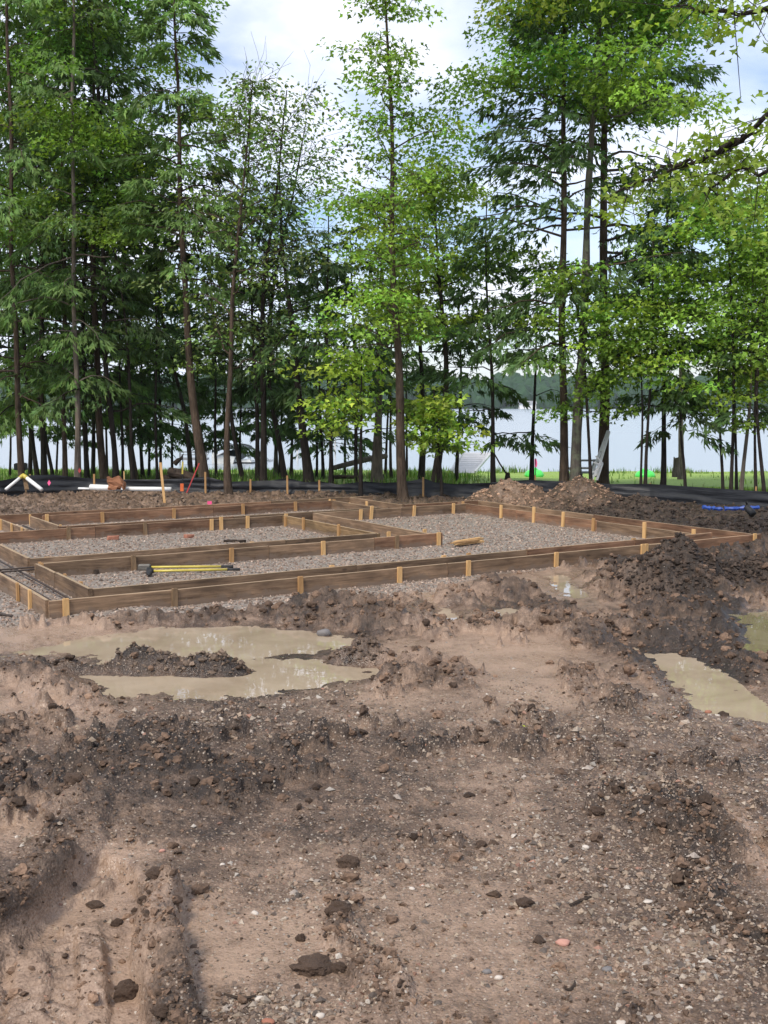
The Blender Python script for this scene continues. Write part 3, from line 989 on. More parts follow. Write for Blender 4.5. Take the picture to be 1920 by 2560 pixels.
SN = dict(outer=dict(s=[2.1, 10.0, 8.62], t=[8.1, 13.28, 14.84]), strip=dict(s=[2.52, 6.93, 9.5], t=[8.46, 10.08, 12.9]),
          middle=dict(s=[2.54, 6.43], t=[10.43, 12.82]), back=dict(s=[3.55, 8.08], t=[13.08, 14.45]), left=dict(s=[3.14], t=[12.95, 14.5]))
form('outer', 'long outer board form nearest the mud that runs round the whole stone pad', 2.1, 8.1)
G, R, T = BRD_GREY, BRD_RED, BRD_TAN
board('outer', 2.1, 8.1, 10.12, 8.1, [G, G, R], (.455, .80))
board('outer', 2.1, 8.117, 2.1, 12.9, [G, G], (.40,))
board('outer', 10.0, 8.117, 10.0, 13.28, [R, G], (.5,))
board('outer', 8.64, 13.28, 9.982, 13.28, R)
board('outer', 8.62, 13.264, 8.62, 14.82, G)
board('outer', 3.0, 14.84, 9.05, 14.84, [R, R, G], (.33, .7))
form('strip', 'inner board form round the large right stone bay and the long front bay', 2.52, 8.46)
board('strip', 2.54, 8.46, 9.72, 8.46, [G, G, R, R], (.34, .62, .83))
board('strip', 2.52, 8.44, 2.52, 10.064, [G, G], (.62,))
board('strip', 2.50, 10.08, 7.08, 10.08, [G, G, R], (.52, .80))
board('strip', 6.93, 10.097, 6.93, 12.88, G)
board('strip', 6.95, 12.9, 9.48, 12.9, [G, G], (.55,))
board('strip', 9.5, 8.48, 9.5, 13.1, [G, R, R], (.35, .7))
form('middle', 'inner board form round the middle stone bay behind the sledgehammers', 2.54, 10.43)
board('middle', 2.54, 10.43, 6.41, 10.43, [G, G], (.7,))
board('middle', 2.54, 10.447, 2.54, 12.8, G)
board('middle', 2.2, 12.82, 6.45, 12.82, [R, R, G], (.4, .76))
board('middle', 6.43, 10.40, 6.43, 12.802, T)
form('back', 'inner board form round the narrow back bay nearest the black fence', 3.55, 13.08)
board('back', 3.54, 13.08, 8.1, 13.08, [R, G], (.5,))
board('back', 3.55, 13.097, 3.55, 14.43, G)
board('back', 3.7, 14.45, 8.1, 14.45, [R, R], (.55,))
board('back', 8.08, 13.097, 8.08, 14.433, G)
form('left', 'short board form cut off by the left edge of the picture behind the rebar trench', 3.14, 12.95)
board('left', 3.14, 12.967, 3.14, 14.5, G)
board('left', 2.2, 12.99, 3.16, 12.99, R, dz=-.03)

for u, v, mt in [(160, 1494, STK), (437, 1471, STK_W), (752, 1441, STK_D), (984, 1414, STK), (1180, 1403, STK), (1405, 1383, STK), (1586, 1357, STK), (1626, 1361, STK), (1746, 1352, STK), (1890, 1334, STK)]:
    stake('outer', u, v, .150, (0, -1), .046, mat=mt)
for u, v, mt in [(43, 1457, STK_D), (98, 1472, STK)]:
    stake('outer', u, v, .16, (-1, 0), mat=mt)
for u, v in [(112, 1404), (121, 1406), (211, 1453), (168, 1434)]:
    stake('strip', u, v, .15, (1, 0), .038, mat=STK_D)
for u, v, mt in [(341, 1391, STK_W), (575, 1369, STK_D), (810, 1353, STK), (957, 1332, STK_W), (1099, 1331, STK)]:
    stake('strip', u, v, .152, (0, -1), .046, mat=mt)
for u, v in [(1099, 1386), (823, 1411), (1575, 1344), (1190, 1386)]:
    stake('strip', u, v, .150, (0, 1), .046)
for u, v, tp in [(898, 1273, .15), (935, 1266, .19), (1022, 1262, .16), (1118, 1256, .16)]:
    stake('strip', u, v, tp, (0, -1), .046, mat=STK, lean=.01)
for u, v, tp in [(1150, 1254, .17), (1224, 1264, .19), (1303, 1269, .22), (1375, 1282, .20), (1472, 1296, .17), (1615, 1305, .20), (1745, 1322, .19)]:
    stake('strip', u, v, tp, (-1, 0), .046, mat=STK if tp > .175 else STK_D, lean=.004)
for u, v in [(934, 1322), (1053, 1321), (108, 1388), (700, 1372)]:
    stake('middle', u, v, .145, (0, 1), .044)
for u, v, tp, mt in [(169, 1317, .155, STK_W), (358, 1305, .155, STK_W), (509, 1293, .15, STK), (534, 1288, .17, STK), (618, 1290, .16, STK), (697, 1281, .16, STK)]:
    stake('middle', u, v, tp, (0, -1), .046, mat=mt)
for u, v, tp in [(717, 1290, .14), (774, 1293, .165), (855, 1310, .165)]:
    stake('middle', u, v, tp, (-1, 0), .042, mat=STK_D)
for u, v, tp, mt in [(112, 1284, .16, STK), (260, 1281, .15, STK_D), (437, 1271, .15, STK_D), (594, 1257, .16, STK_D), (713, 1250, .15, STK_D), (819, 1246, .155, STK_D)]:
    stake('back', u, v, tp, (0, -1), .046, mat=mt)
for u, v, tp in [(835, 1247, .15), (886, 1256, .14), (936, 1252, .20)]:
    stake('back', u, v, tp, (1, 0), .042, mat=STK)
for u, v in [(99, 1285), (146, 1312)]:
    stake('back', u, v, .15, (1, 0), .042, mat=STK)
for u, v in [(12, 1297), (34, 1308), (60, 1318)]:
    stake('left', u, v, .15, (-1, 0), .036, mat=STK)

# rebar in the trenches
REB = simple('rusty_rebar', (.060, .040, .030), (.028, .020, .017), 30, .6, .4)


def rebar(pts, label, r=.009):
    mb = MB(); mb.tube(pts, r, 6)
    o = mb.build('rebar_rod', REB, smooth=True)
    return tag(o, label, 'rebar', 'steel bars lying in the footing trench')


def SZ(s, t, z): return wst(s, t, z)


rebar([SZ(2.24, 8.2, .055), SZ(2.23, 9.5, .06), SZ(2.25, 12.6, .06)], 'steel bar along the outer board of the left footing trench')
rebar([SZ(2.38, 8.25, .055), SZ(2.40, 9.6, .055), SZ(2.38, 12.6, .06)], 'steel bar along the inner board of the left footing trench')
rebar([SZ(1.95, 10.17, .075), SZ(3.6, 10.21, .07)], 'nearer steel bar crossing the left trench between the front bays')
rebar([SZ(1.95, 10.30, .078), SZ(3.6, 10.34, .07)], 'farther steel bar crossing the left trench between the front bays')
rebar([SZ(3.28, 13.1, .03), SZ(3.27, 14.4, .03)], 'left one of two steel bars in the back left trench')
rebar([SZ(3.42, 13.1, .03), SZ(3.43, 14.4, .03)], 'right one of two steel bars in the back left trench')
rebar([SZ(1.62, 8.9, .02), SZ(1.88, 8.3, .01)], 'dark steel bar half buried in the mud left of the corner stakes', .011)

# ------------------------------------------------------------------ black silt fence
def fence_fabric(name, cols, mat, parent, seed, amp):
    """cols: (u, v_top, y) along the fence; the cloth hangs to the ground"""
    us = np.array([c[0] for c in cols], float); vt = np.array([c[1] for c in cols], float); yy = np.array([c[2] for c in cols], float)
    n, m = 340, 16
    uu = np.linspace(us[0], us[-1], n)
    V, Y = np.interp(uu, us, vt), np.interp(uu, us, yy)
    top = np.array([dp(a, b, c) for a, b, c in zip(uu, V, Y)])
    gz = ground(top[:, 0], top[:, 1], False)[0]
    k = np.linspace(0, 1, m)
    x = np.repeat(top[:, 0][:, None], m, 1); y = np.repeat(top[:, 1][:, None], m, 1)
    z = top[:, 2][:, None] * (1 - k) + (gz - .06)[:, None] * k
    arc = np.repeat(np.concatenate([[0], np.cumsum(np.hypot(np.diff(top[:, 0]), np.diff(top[:, 1])))])[:, None], m, 1)
    zz = z - gz[:, None]
    fold = fbm(arc * .9 + zz * 2.0, zz * 9.0, 4, seed) + .8 * gnoise(arc * .5 + 2, zz * 14, seed + 9)
    y = y + amp * fold * (0.35 + k)[None, :] + .05 * np.sin(arc * 1.1 + seed) - .10 * k[None, :] ** 2 * (1 + gnoise(arc, arc * 0, seed + 5))
    idx = np.arange(n * m).reshape(n, m)
    F = np.stack([idx[:-1, :-1], idx[:-1, 1:], idx[1:, 1:], idx[1:, :-1]], -1).reshape(-1, 4)
    P = np.stack([x.ravel(), y.ravel(), z.ravel()], 1) - np.array(parent.location)
    return link(name, mesh_np(name, P, F, True), mat, parent)


def mat_fabric():
    m, nt, b = new_mat('black_silt_fabric')
    co = nt.nodes.new('ShaderNodeTexCoord').outputs['Object']
    n = nz(nt, 3.0, 5, .6, co)
    r = ramp(nt, n.outputs['Fac'], [(0.35, (.010, .011, .014)), (.7, (.022, .024, .029))])
    nt.links.new(r.outputs[0], b.inputs['Base Color'])
    b.inputs['Roughness'].default_value = .5
    b.inputs['Specular IOR Level'].default_value = .32
    mp = nt.nodes.new('ShaderNodeMapping'); mp.inputs['Scale'].default_value = (1, 1, 9)
    nt.links.new(co, mp.inputs[0])
    n2 = nz(nt, 4, 4, .6, mp.outputs[0])
    bump(nt, b, n2.outputs['Fac'], .5, .02)
    return m


FAB = mat_fabric()
fl = empty('silt_fence', gp(540, 1225), 'sagging shiny black silt fence along the left and middle of the site', 'silt fence')
LF = [(-260, 1212, 19.6), (-60, 1206, 19.6), (0, 1202, 19.7), (65, 1189, 20.0), (130, 1187, 20.2), (216, 1196, 20.4), (310, 1199, 20.5), (405, 1198, 20.5), (470, 1196, 20.4), (515, 1191, 20.3), (550, 1199, 20.2), (572, 1204, 20.2), (640, 1202, 20.3), (680, 1201, 20.3), (718, 1195, 20.2), (745, 1202, 20.1),
      (768, 1206, 20.1), (798, 1203, 20.0), (845, 1212, 19.9), (885, 1207, 19.8), (910, 1204, 19.8), (960, 1208, 19.7), (1000, 1205, 19.5), (1030, 1202, 19.4), (1058, 1195, 19.3), (1085, 1205, 19.3), (1140, 1210, 19.2), (1225, 1206, 19.0), (1290, 1200, 18.8)]
fence_fabric('fabric', LF, FAB, fl, 501, .075)
fr_ = empty('silt_fence', gp(1600, 1250), 'taut black silt fence in front of the lawn at the right', 'silt fence')
RF = [(1262, 1203, 19.05), (1318, 1199, 19.1), (1405, 1203, 19.0), (1490, 1207, 18.7), (1528, 1210, 18.5), (1625, 1210, 18.2), (1745, 1218, 17.6), (1850, 1225, 17.1), (1919, 1229, 16.8), (2050, 1240, 16.3), (2250, 1256, 15.6)]
fence_fabric('fabric', RF, FAB, fr_, 551, .05)


def fstake(par, u, vt, y, mat=STK_D, w=.035, lean=0.0, over=0.0):
    p = dp(u, vt, y - .16)
    g = ground(np.array([p[0]]), np.array([p[1]]), False)[0][0]
    mb = MB(); mb.bar((p[0] + lean, p[1], g - .1), (p[0], p[1], p[2] + over), w, w * .6)
    return mb.build('stake', mat, par)


for u, v, y in [(235, 1185, 20.4), (513, 1180, 20.3), (567, 1199, 20.15), (626, 1198, 20.2), (718, 1189, 20.2), (798, 1200, 20.0), (1058, 1193, 19.3)]:
    fstake(fl, u, v, y)
for u, v, y, m_ in [(310, 1178, 20.8, STK), (75, 1186, 20.6, STK), (64, 1200, 19.9, STK_W)]:
    fstake(fl, u, v, y, m_, .022)
for u, v, y in [(1338, 1188, 19.4), (1625, 1208, 18.5), (1890, 1216, 17.3)]:
    fstake(fr_, u, v, y, STK_D, .022)
# ------------------------------------------------------------------ trees
def mat_leaf(name, trans=.35, sat=1.0, rough=.5, spec=.35):
    m, nt, b = new_mat(name)
    vc = nt.nodes.new('ShaderNodeVertexColor'); vc.layer_name = 'tint'
    nt.links.new(vc.outputs[0], b.inputs['Base Color'])
    b.inputs['Roughness'].default_value = rough
    b.inputs['Specular IOR Level'].default_value = spec
    tr = nt.nodes.new('ShaderNodeBsdfTranslucent')
    mul = mixc(nt, 1.0, vc.outputs[0], (1.15, 1.25, .55), 'MULTIPLY')
    nt.links.new(mul, tr.inputs['Color'])
    mx = nt.nodes.new('ShaderNodeMixShader'); mx.inputs[0].default_value = trans
    out = nt.nodes['Material Output']
    nt.links.new(b.outputs[0], mx.inputs[1]); nt.links.new(tr.outputs[0], mx.inputs[2])
    nt.links.new(mx.outputs[0], out.inputs[0])
    return m


LEAF_M = mat_leaf('broad_leaf', .44)
LEAF_C = mat_leaf('conifer_spray', .3, rough=.6, spec=.25)


def mat_bark(name, c1, c2, sc=7.0, moss=None):
    m, nt, b = new_mat(name)
    co = nt.nodes.new('ShaderNodeTexCoord').outputs['Object']
    mp = nt.nodes.new('ShaderNodeMapping'); mp.inputs['Scale'].default_value = (1, 1, .16)
    nt.links.new(co, mp.inputs[0])
    n = nz(nt, sc * 4, 6, .7, mp.outputs[0], .5)
    n2 = nz(nt, 1.6, 4, .6, co)
    r = ramp(nt, n.outputs['Fac'], [(0.33, c2), (0.66, c1)])
    r2 = ramp(nt, n2.outputs['Fac'], [(0.35, .62), (0.65, 1.2)])
    c = mixc(nt, 1.0, r.outputs[0], r2.outputs[0], 'MULTIPLY')
    if moss:
        n3 = nz(nt, 4.5, 5, .65, co)
        f = ramp(nt, n3.outputs['Fac'], [(0.50, 0.0), (0.62, .8)])
        c = mixc(nt, f.outputs[0], c, moss)
    nt.links.new(c, b.inputs['Base Color'])
    b.inputs['Roughness'].default_value = .9
    b.inputs['Specular IOR Level'].default_value = .2
    bump(nt, b, n.outputs['Fac'], 1.0, .03)
    return m


BARK = dict(dark=mat_bark('dark_bark', (.060, .047, .038), (.018, .014, .012)),
            brown=mat_bark('brown_bark', (.135, .096, .068), (.040, .028, .020)),
            grey=mat_bark('grey_bark', (.20, .175, .145), (.075, .064, .053), 5, (.17, .19, .12)),
            pale=mat_bark('pale_bark', (.24, .20, .16), (.10, .082, .066), 5))

TINT = dict(cedar=(.135, .225, .062), hemlock=(.092, .160, .052), darkhem=(.062, .112, .040), maple=(.21, .35, .055), dull=(.18, .285, .075), bright=(.31, .44, .07), fresh=(.235, .375, .058), grey=(.19, .255, .105), olive=(.27, .37, .06))


LEAFSHAPE = {  # (along, across, lift) outline of one leaf / one spray, 6 corners
    'maple': np.array([(0, 0, 0), (.34, -.50, .10), (.52, -.20, .02), (1, 0, -.10), (.52, .20, .02), (.34, .50, .10)]),
    'spray': np.array([(0, 0, 0), (.52, -.34, -.06), (.42, -.10, 0), (1, 0, -.14), (.46, .10, 0), (.62, .30, -.06)]),
    'oval': np.array([(0, 0, 0), (.30, -.26, .05), (.68, -.24, .04), (1, 0, -.06), (.68, .24, .04), (.30, .26, .05)]),
}


def leaves_mesh(name, C, D, size, width, tint, shape, origin, up_bias=1.0, rng=RNG):
    """one mesh of many leaves. C centres, D directions, tint (N,3)"""
    N = len(C)
    D = D / (np.linalg.norm(D, axis=1, keepdims=True) + 1e-9)
    U = rng.normal(0, .75, (N, 3)); U[:, 2] += up_bias
    S = np.cross(D, U); S /= (np.linalg.norm(S, axis=1, keepdims=True) + 1e-9)
    Nn = np.cross(S, D)
    L = LEAFSHAPE[shape]
    V = C[:, None, :] + (D[:, None, :] * L[None, :, 0:1] + S[:, None, :] * (L[None, :, 1:2] * width[:, None, None] if hasattr(width, '__len__') else L[None, :, 1:2] * width) + Nn[:, None, :] * L[None, :, 2:3]) * size[:, None, None]
    V = V.reshape(-1, 3) - np.array(origin)
    # two quads sharing the midrib: base-left-leftnotch-tip and base-tip-rightnotch-right
    o = (np.arange(N) * 6)[:, None]
    F = np.concatenate([o + np.array([[0, 1, 2, 3]]), o + np.array([[0, 3, 4, 5]])], 0)
    me = mesh_np(name, V, F, False)
    t = np.repeat(np.concatenate([np.clip(tint, 0.004, .8), np.ones((N, 1))], 1), 6, 0)
    set_col(me, 'tint', t)
    return me


def tubes_mesh(name, groups, origin):
    """groups: list of (P (B,n,3), R (B,n), sides)"""
    Vs, Fs, off = [], [], 0
    for P, R, k in groups:
        B, n = R.shape
        T = np.gradient(P, axis=1); T /= (np.linalg.norm(T, axis=2, keepdims=True) + 1e-9)
        up = np.zeros_like(T); up[..., 2] = 1; up[np.abs(T[..., 2]) > .9] = (0, 1, 0)
        S = np.cross(T, up); S /= (np.linalg.norm(S, axis=2, keepdims=True) + 1e-9)
        Q = np.cross(S, T)
        a = np.arange(k) * 2 * math.pi / k
        V = P[:, :, None, :] + R[:, :, None, None] * (S[:, :, None, :] * np.cos(a)[None, None, :, None] + Q[:, :, None, :] * np.sin(a)[None, None, :, None])
        Vs.append(V.reshape(-1, 3))
        b = np.arange(B)[:, None, None] * n * k; i = np.arange(n - 1)[None, :, None] * k; j = np.arange(k)[None, None, :]; j2 = (j + 1) % k
        F = np.stack([b + i + j, b + i + j2, b + i + k + j2, b + i + k + j], -1).reshape(-1, 4) + off
        Fs.append(F); off += len(Vs[-1])
    return mesh_np(name, np.concatenate(Vs) - np.array(origin), np.concatenate(Fs), True)


def trunk_curve(path, y, ztop, rng):
    """3-D centre line through photo points at distance y, carried on to ztop"""
    P = [dp(u, v, y) for u, v in path]
    g = ground(np.array([P[0][0]]), np.array([P[0][1]]), False)[0][0]
    if y < 21.5 and y > 1: g = min(g, P[0][2])
    P[0] = np.array([P[0][0], y, min(P[0][2], g) - .10])
    while P[-1][2] < ztop:
        d = P[-1] - P[-2] if len(P) > 1 else np.array([0, 0, 1.0])
        d = d / max(d[2], .2) * 1.3
        P.append(P[-1] + d * np.array([.6, 1, 1]) + rng.normal(0, .05, 3) * np.array([1, 1, 0]))
    P = np.array(P)
    # resample, with a little waviness
    seg = np.concatenate([[0], np.cumsum(np.linalg.norm(np.diff(P, axis=0), axis=1))])
    n = max(12, int(seg[-1] / .42))
    q = np.linspace(0, seg[-1], n)
    C = np.stack([np.interp(q, seg, P[:, i]) for i in range(3)], 1)
    # smooth the corners
    for _ in range(2):
        C[1:-1] = .25 * C[:-2] + .5 * C[1:-1] + .25 * C[2:]
    C[1:, 0] += .018 * np.sin(q[1:] * 1.7 + rng.uniform(0, 6)); C[1:, 1] += .03 * np.sin(q[1:] * 1.3 + rng.uniform(0, 6))
    keep = C[:, 2] <= ztop + .4
    return C[keep]


TREE_N = 0


def tree(sp, label, y, path, wpx, top, c0, Rm, dens=1.0, tint='maple', bark='dark', nb=None, leaf=None, asym=0.0, droop=None, group=None, shape=None, twigs=True, fill=1.0, bare=0, cone=0.0):
    """sp 'con' or 'dec'; y distance; path photo points from the foot up; wpx foot width in photo px; top/c0 photo v of top and crown foot;
    Rm crown radius m; asym pushes branches to +x / -x"""
    global TREE_N
    TREE_N += 1
    rng = np.random.default_rng(1000 + TREE_N)
    ztop = dp(960, top, y)[2] if top > -900 else dp(960, -900, y)[2] + (-(top + 900)) * .008
    zc0 = dp(960, c0, y)[2]
    C = trunk_curve(path, y, ztop, rng)
    base = C[0].copy(); base[2] += .1
    e = empty('tree', base, label, 'tree', group)
    H = C[-1, 2] - C[0, 2]
    h = (C[:, 2] - C[0, 2]) / H
    r0 = wpx / FPX * y / 2
    R = r0 * (1 - h) ** 1.05 * .80 + .010
    R = R * (1 + .55 * np.exp(-h * H / .40))
    R = R * (1 + .05 * rng.normal(0, 1, len(R)))
    groups_t = [(C[None], R[None], 10 if r0 > .06 else 6)]
    link('trunk', tubes_mesh('trunk', groups_t, base), BARK[bark], e)
    # branches
    span = ztop - zc0
    nb = nb or int(max(6, span * (5.2 if sp == 'con' else 3.0)))
    zb = zc0 + span * np.sort(rng.uniform(0, 1, nb)) ** (1.0 if sp == 'con' else .95)
    tt = np.clip((zb - zc0) / span, 0, 1)
    az = np.arange(nb) * 2.399 + rng.uniform(-.6, .6, nb)
    if asym: az = np.where((np.cos(az) * np.sign(asym) < 0) & (rng.random(nb) < abs(asym)), math.pi - az, az)
    O = np.stack([np.interp(zb, C[:, 2], C[:, i]) for i in range(3)], 1)
    if sp == 'con':
        ln = Rm * ((1 - tt) ** .8 * .92 + .10) * rng.uniform(.55, 1.15, nb) * np.where(tt < .12, .75, 1)
        pitch = .18 + .35 * tt + rng.normal(0, .12, nb)
        dr = (droop if droop is not None else .45) * rng.uniform(.7, 1.3, nb)
    else:
        ln = Rm * np.sqrt(np.clip(1 - ((tt - .35) / .72) ** 2, .06, 1)) * rng.uniform(.55, 1.15, nb)
        pitch = .35 + .45 * tt + rng.normal(0, .18, nb)
        dr = (droop if droop is not None else .25) * rng.uniform(.6, 1.4, nb)
    ln = ln * (1 - cone * tt)
    n = 7
    f = np.linspace(0, 1, n)
    hor = np.stack([np.cos(az), np.sin(az), np.zeros(nb)], 1)
    B = O[:, None, :] + hor[:, None, :] * (ln[:, None] * f[None] * np.cos(pitch)[:, None])[..., None]
    B[..., 2] += ln[:, None] * (f[None] * np.sin(pitch)[:, None] - dr[:, None] * f[None] ** 2 * .8)
    wob = np.cumsum(rng.normal(0, .035, (nb, n, 3)), 1) * ln[:, None, None]
    wob[:, 0] = 0
    B = B + wob * (.6 if sp == 'con' else 1.2)
    rb = np.interp(zb, C[:, 2], R)
    Rb = np.clip(np.minimum(rb * .45, .006 + ln * .011), .004, .09)[:, None] * (1 - f[None] * .8)
    gr = [(B, Rb, 5)]
    if bare:
        k = rng.integers(0, nb, bare)
        q = rng.uniform(.3, 1, bare)
        S0 = B[k, (q * (n - 1)).astype(int)]
        d = hor[k] * .5 + rng.normal(0, .45, (bare, 3)) + np.array([0, 0, .75])
        d /= np.linalg.norm(d, axis=1, keepdims=True)
        tl = rng.uniform(.3, .9, bare)
        tp = S0[:, None] + d[:, None] * (tl[:, None] * np.linspace(0, 1, 4)[None])[..., None]
        tp[:, 1:] += np.cumsum(rng.normal(0, .05, (bare, 3, 3)), 1)
        gr.append((tp, np.full((bare, 4), .0045) * np.linspace(1, .5, 4)[None], 3))
    tb = np.array(TINT[tint])
    Cs, Ds, Ts, Sz = [], [], [], []
    if sp == 'con':
        m = (ln * 58 * dens * fill).astype(int) + 3
        k = np.repeat(np.arange(nb), m); M = len(k)
        q = .16 + .84 * rng.uniform(0, 1, M) ** .8
        side = rng.choice([-1, 1], M); g = rng.uniform(0, 1, M) ** .8
        # twigs grow in groups along the limb
        qq = (np.floor(q * 9) + .5 + .35 * rng.normal(0, 1, M)) / 9
        q = np.clip(np.where(rng.random(M) < .75, qq, q), .1, 1)
        i0 = np.clip((q * (n - 1)).astype(int), 0, n - 2); fr = q * (n - 1) - i0
        P = B[k, i0] * (1 - fr)[:, None] + B[k, i0 + 1] * fr[:, None]
        T = B[k, i0 + 1] - B[k, i0]; T /= (np.linalg.norm(T, axis=1, keepdims=True) + 1e-9)
        lat = np.stack([-hor[k][:, 1], hor[k][:, 0], np.zeros(M)], 1) * side[:, None]
        tl = ln[k] * .42 * (1.05 - q) + .12
        P = P + lat * (g * tl)[:, None] + T * (g * tl * .6)[:, None]
        P[:, 2] -= .35 * g ** 1.5 * tl * (1 + dr[k]) + np.abs(rng.normal(0, .03, M))
        D = lat * .55 + T * .75 + rng.normal(0, .28, (M, 3)); D[:, 2] -= .42 + .5 * dr[k]
        sz = (leaf or .200) * rng.uniform(.65, 1.3, M)
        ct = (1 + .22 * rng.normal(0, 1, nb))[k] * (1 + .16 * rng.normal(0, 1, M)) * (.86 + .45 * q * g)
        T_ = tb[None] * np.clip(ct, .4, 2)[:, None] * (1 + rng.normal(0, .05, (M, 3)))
        Cs.append(P); Ds.append(D); Ts.append(T_); Sz.append(sz)
        shp = shape or 'spray'; ub = .9; wd = .9
    else:
        npad = 5
        pk = np.repeat(np.arange(nb), npad); PN = len(pk)
        q = np.clip(rng.uniform(.35, 1.08, PN), 0, 1)
        i0 = np.clip((q * (n - 1)).astype(int), 0, n - 2); fr = q * (n - 1) - i0
        P0 = B[pk, i0] * (1 - fr)[:, None] + B[pk, i0 + 1] * fr[:, None]
        offs = rng.normal(0, 1, (PN, 3)) * np.array([.30, .30, .14]) * (.35 + ln[pk] * .45)[:, None]
        PC = P0 + offs
        prad = np.clip((.20 + .20 * ln[pk]) * rng.uniform(.6, 1.25, PN), .12, .75)
        if twigs:
            tp = P0[:, None] * (1 - np.linspace(0, 1, 4))[None, :, None] + PC[:, None] * np.linspace(0, 1, 4)[None, :, None]
            tp[:, 1:3] += rng.normal(0, .03, (PN, 2, 3))
            gr.append((tp, np.full((PN, 4), .007) * np.linspace(1, .5, 4)[None], 3))
        m = (prad ** 2 * 430 * dens * fill).astype(int) + 4
        k = np.repeat(np.arange(PN), m); M = len(k)
        a = rng.uniform(0, 2 * math.pi, M); rr = np.sqrt(rng.uniform(0, 1, M)) * prad[k]
        P = PC[k] + np.stack([np.cos(a) * rr, np.sin(a) * rr, rng.normal(0, .16, M) * prad[k] - .16 * rr ** 2 / prad[k]], 1)
        D = np.stack([np.cos(a), np.sin(a), np.zeros(M)], 1) + rng.normal(0, .45, (M, 3)) + hor[pk][k] * .4
        D[:, 2] -= .45
        sz = (leaf or .088) * rng.uniform(.65, 1.25, M)
        ct = (1 + .32 * rng.normal(0, 1, PN))[k] * (1 + .14 * rng.normal(0, 1, M))
        hue = rng.normal(0, .10, PN)[k]
        T_ = tb[None] * np.clip(ct, .45, 1.9)[:, None] * np.stack([1 + hue, np.ones(M), 1 - hue], 1)
        Cs.append(P); Ds.append(D); Ts.append(T_); Sz.append(sz)
        shp = shape or 'maple'; ub = 1.3; wd = 1.0
    link('branches', tubes_mesh('branches', gr, base), BARK[bark], e)['kind'] = 'stuff'
    Cc, Dd, Tt, Ss = map(np.concatenate, (Cs, Ds, Ts, Sz))
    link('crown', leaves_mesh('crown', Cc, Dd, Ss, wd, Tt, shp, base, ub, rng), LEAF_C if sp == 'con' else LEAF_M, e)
    tree.count += len(Cc)
    return e


tree.count = 0
# ---- the row along the shore, from left to right: (photo points run from the foot upwards)
BIG = -650
T_ = tree
# behind everything: thin dark fillers close to the water
T_('con', 'slim dark cedar cut off by the left edge behind the bent white pipe', 25.5, [(-25, 1200), (-30, 700), (-35, 0)], 14, BIG, 1070, 2.2, 1.1, 'cedar')
T_('con', 'brown trunked cedar behind the yellow elbow of the bent white pipe', 21.2, [(54, 1195), (45, 1000), (36, 760), (30, 640), (20, 0)], 17, BIG, 1000, 2.0, 1.0, 'cedar', 'brown', droop=.6)
T_('con', 'thin dark leaning trunk just right of the black box by the water', 24, [(98, 1192), (78, 1100), (66, 1000), (60, 640)], 12, -300, 1010, 1.6, .9, 'hemlock')
T_('con', 'straight black trunk with a thin stem leaning against it on the far left', 23, [(109, 1190), (105, 1000), (103, 715), (98, 0)], 16, BIG, 1040, 2.1, 1.1, 'cedar')
T_('dec', 'thin black stem that leans left against the straight black trunk', 23.6, [(136, 1190), (116, 1110), (104, 1030), (100, 800)], 8, 500, 960, 1.0, .8, 'dull', nb=8)
T_('con', 'brown straight trunk between the black trunk and the one with a red ribbon', 22.2, [(160, 1192), (160, 1000), (161, 870), (158, 640), (160, 0)], 13, -650, 1030, 1.9, 1.0, 'hemlock', 'brown')
T_('con', 'tall grey brown trunk with a red ribbon tied near its foot', 20.8, [(196, 1195), (193, 1000), (188, 870), (184, 680), (182, 300), (183, 0)], 16, BIG, 980, 2.0, .9, 'cedar', 'pale', droop=.6)
T_('dec', 'tall leafy maple with mid green leaves rising above the dark cedars on the left', 22.6, [(216, 1195), (213, 1000), (211, 910), (203, 760), (250, 300), (300, 0)], 14, -500, 620, 2.9, 1.15, 'maple', nb=40)
T_('con', 'pale brown curved trunk leaning left beside a straight black one', 22.0, [(268, 1196), (258, 1140), (247, 1085), (240, 900), (232, 500)], 22, -250, 1000, 1.7, 1.0, 'cedar', 'brown')
T_('con', 'black trunk directly behind the brown sack, leaning left as it rises', 21.5, [(288, 1198), (280, 1050), (270, 950), (262, 870), (256, 640), (250, 300)], 16, -650, 1040, 2.0, 1.0, 'hemlock')
T_('con', 'very thin straight sapling just right of the brown sack', 22.3, [(304, 1194), (303, 1020), (300, 800)], 6, 640, 990, .9, .8, 'darkhem')
T_('con', 'brown leaning trunk between the brown sack and the tall wooden stake', 24.5, [(339, 1182), (324, 1090), (318, 950), (310, 600)], 18, -100, 1050, 1.6, 1.0, 'hemlock', 'brown')
T_('con', 'dark young cedar with a low skirt of foliage left of the upturned stump', 24.8, [(359, 1178), (353, 1100), (350, 800)], 9, 560, 1075, 1.5, 1.4, 'hemlock')
T_('con', 'second thin stem left of the tall wooden stake', 25.5, [(372, 1176), (372, 1118), (370, 800)], 5, 690, 1050, 1.2, 1.0, 'darkhem')
T_('con', 'thin straight black stem just behind the tall wooden stake', 22.0, [(393, 1190), (390, 1000), (388, 756), (386, 500)], 6, 260, 980, 1.3, .9, 'darkhem')
T_('con', 'short trunked dark cedar right of the tall wooden stake', 25.0, [(402, 1160), (400, 1100), (398, 800)], 7, 620, 1085, 1.4, 1.3, 'darkhem')
T_('dec', 'dark trunk with crooked limbs beside the upturned stump', 22.5, [(477, 1180), (470, 1100), (462, 990), (440, 930), (415, 860), (400, 780)], 12, 420, 960, 1.5, .6, 'dull', nb=30)
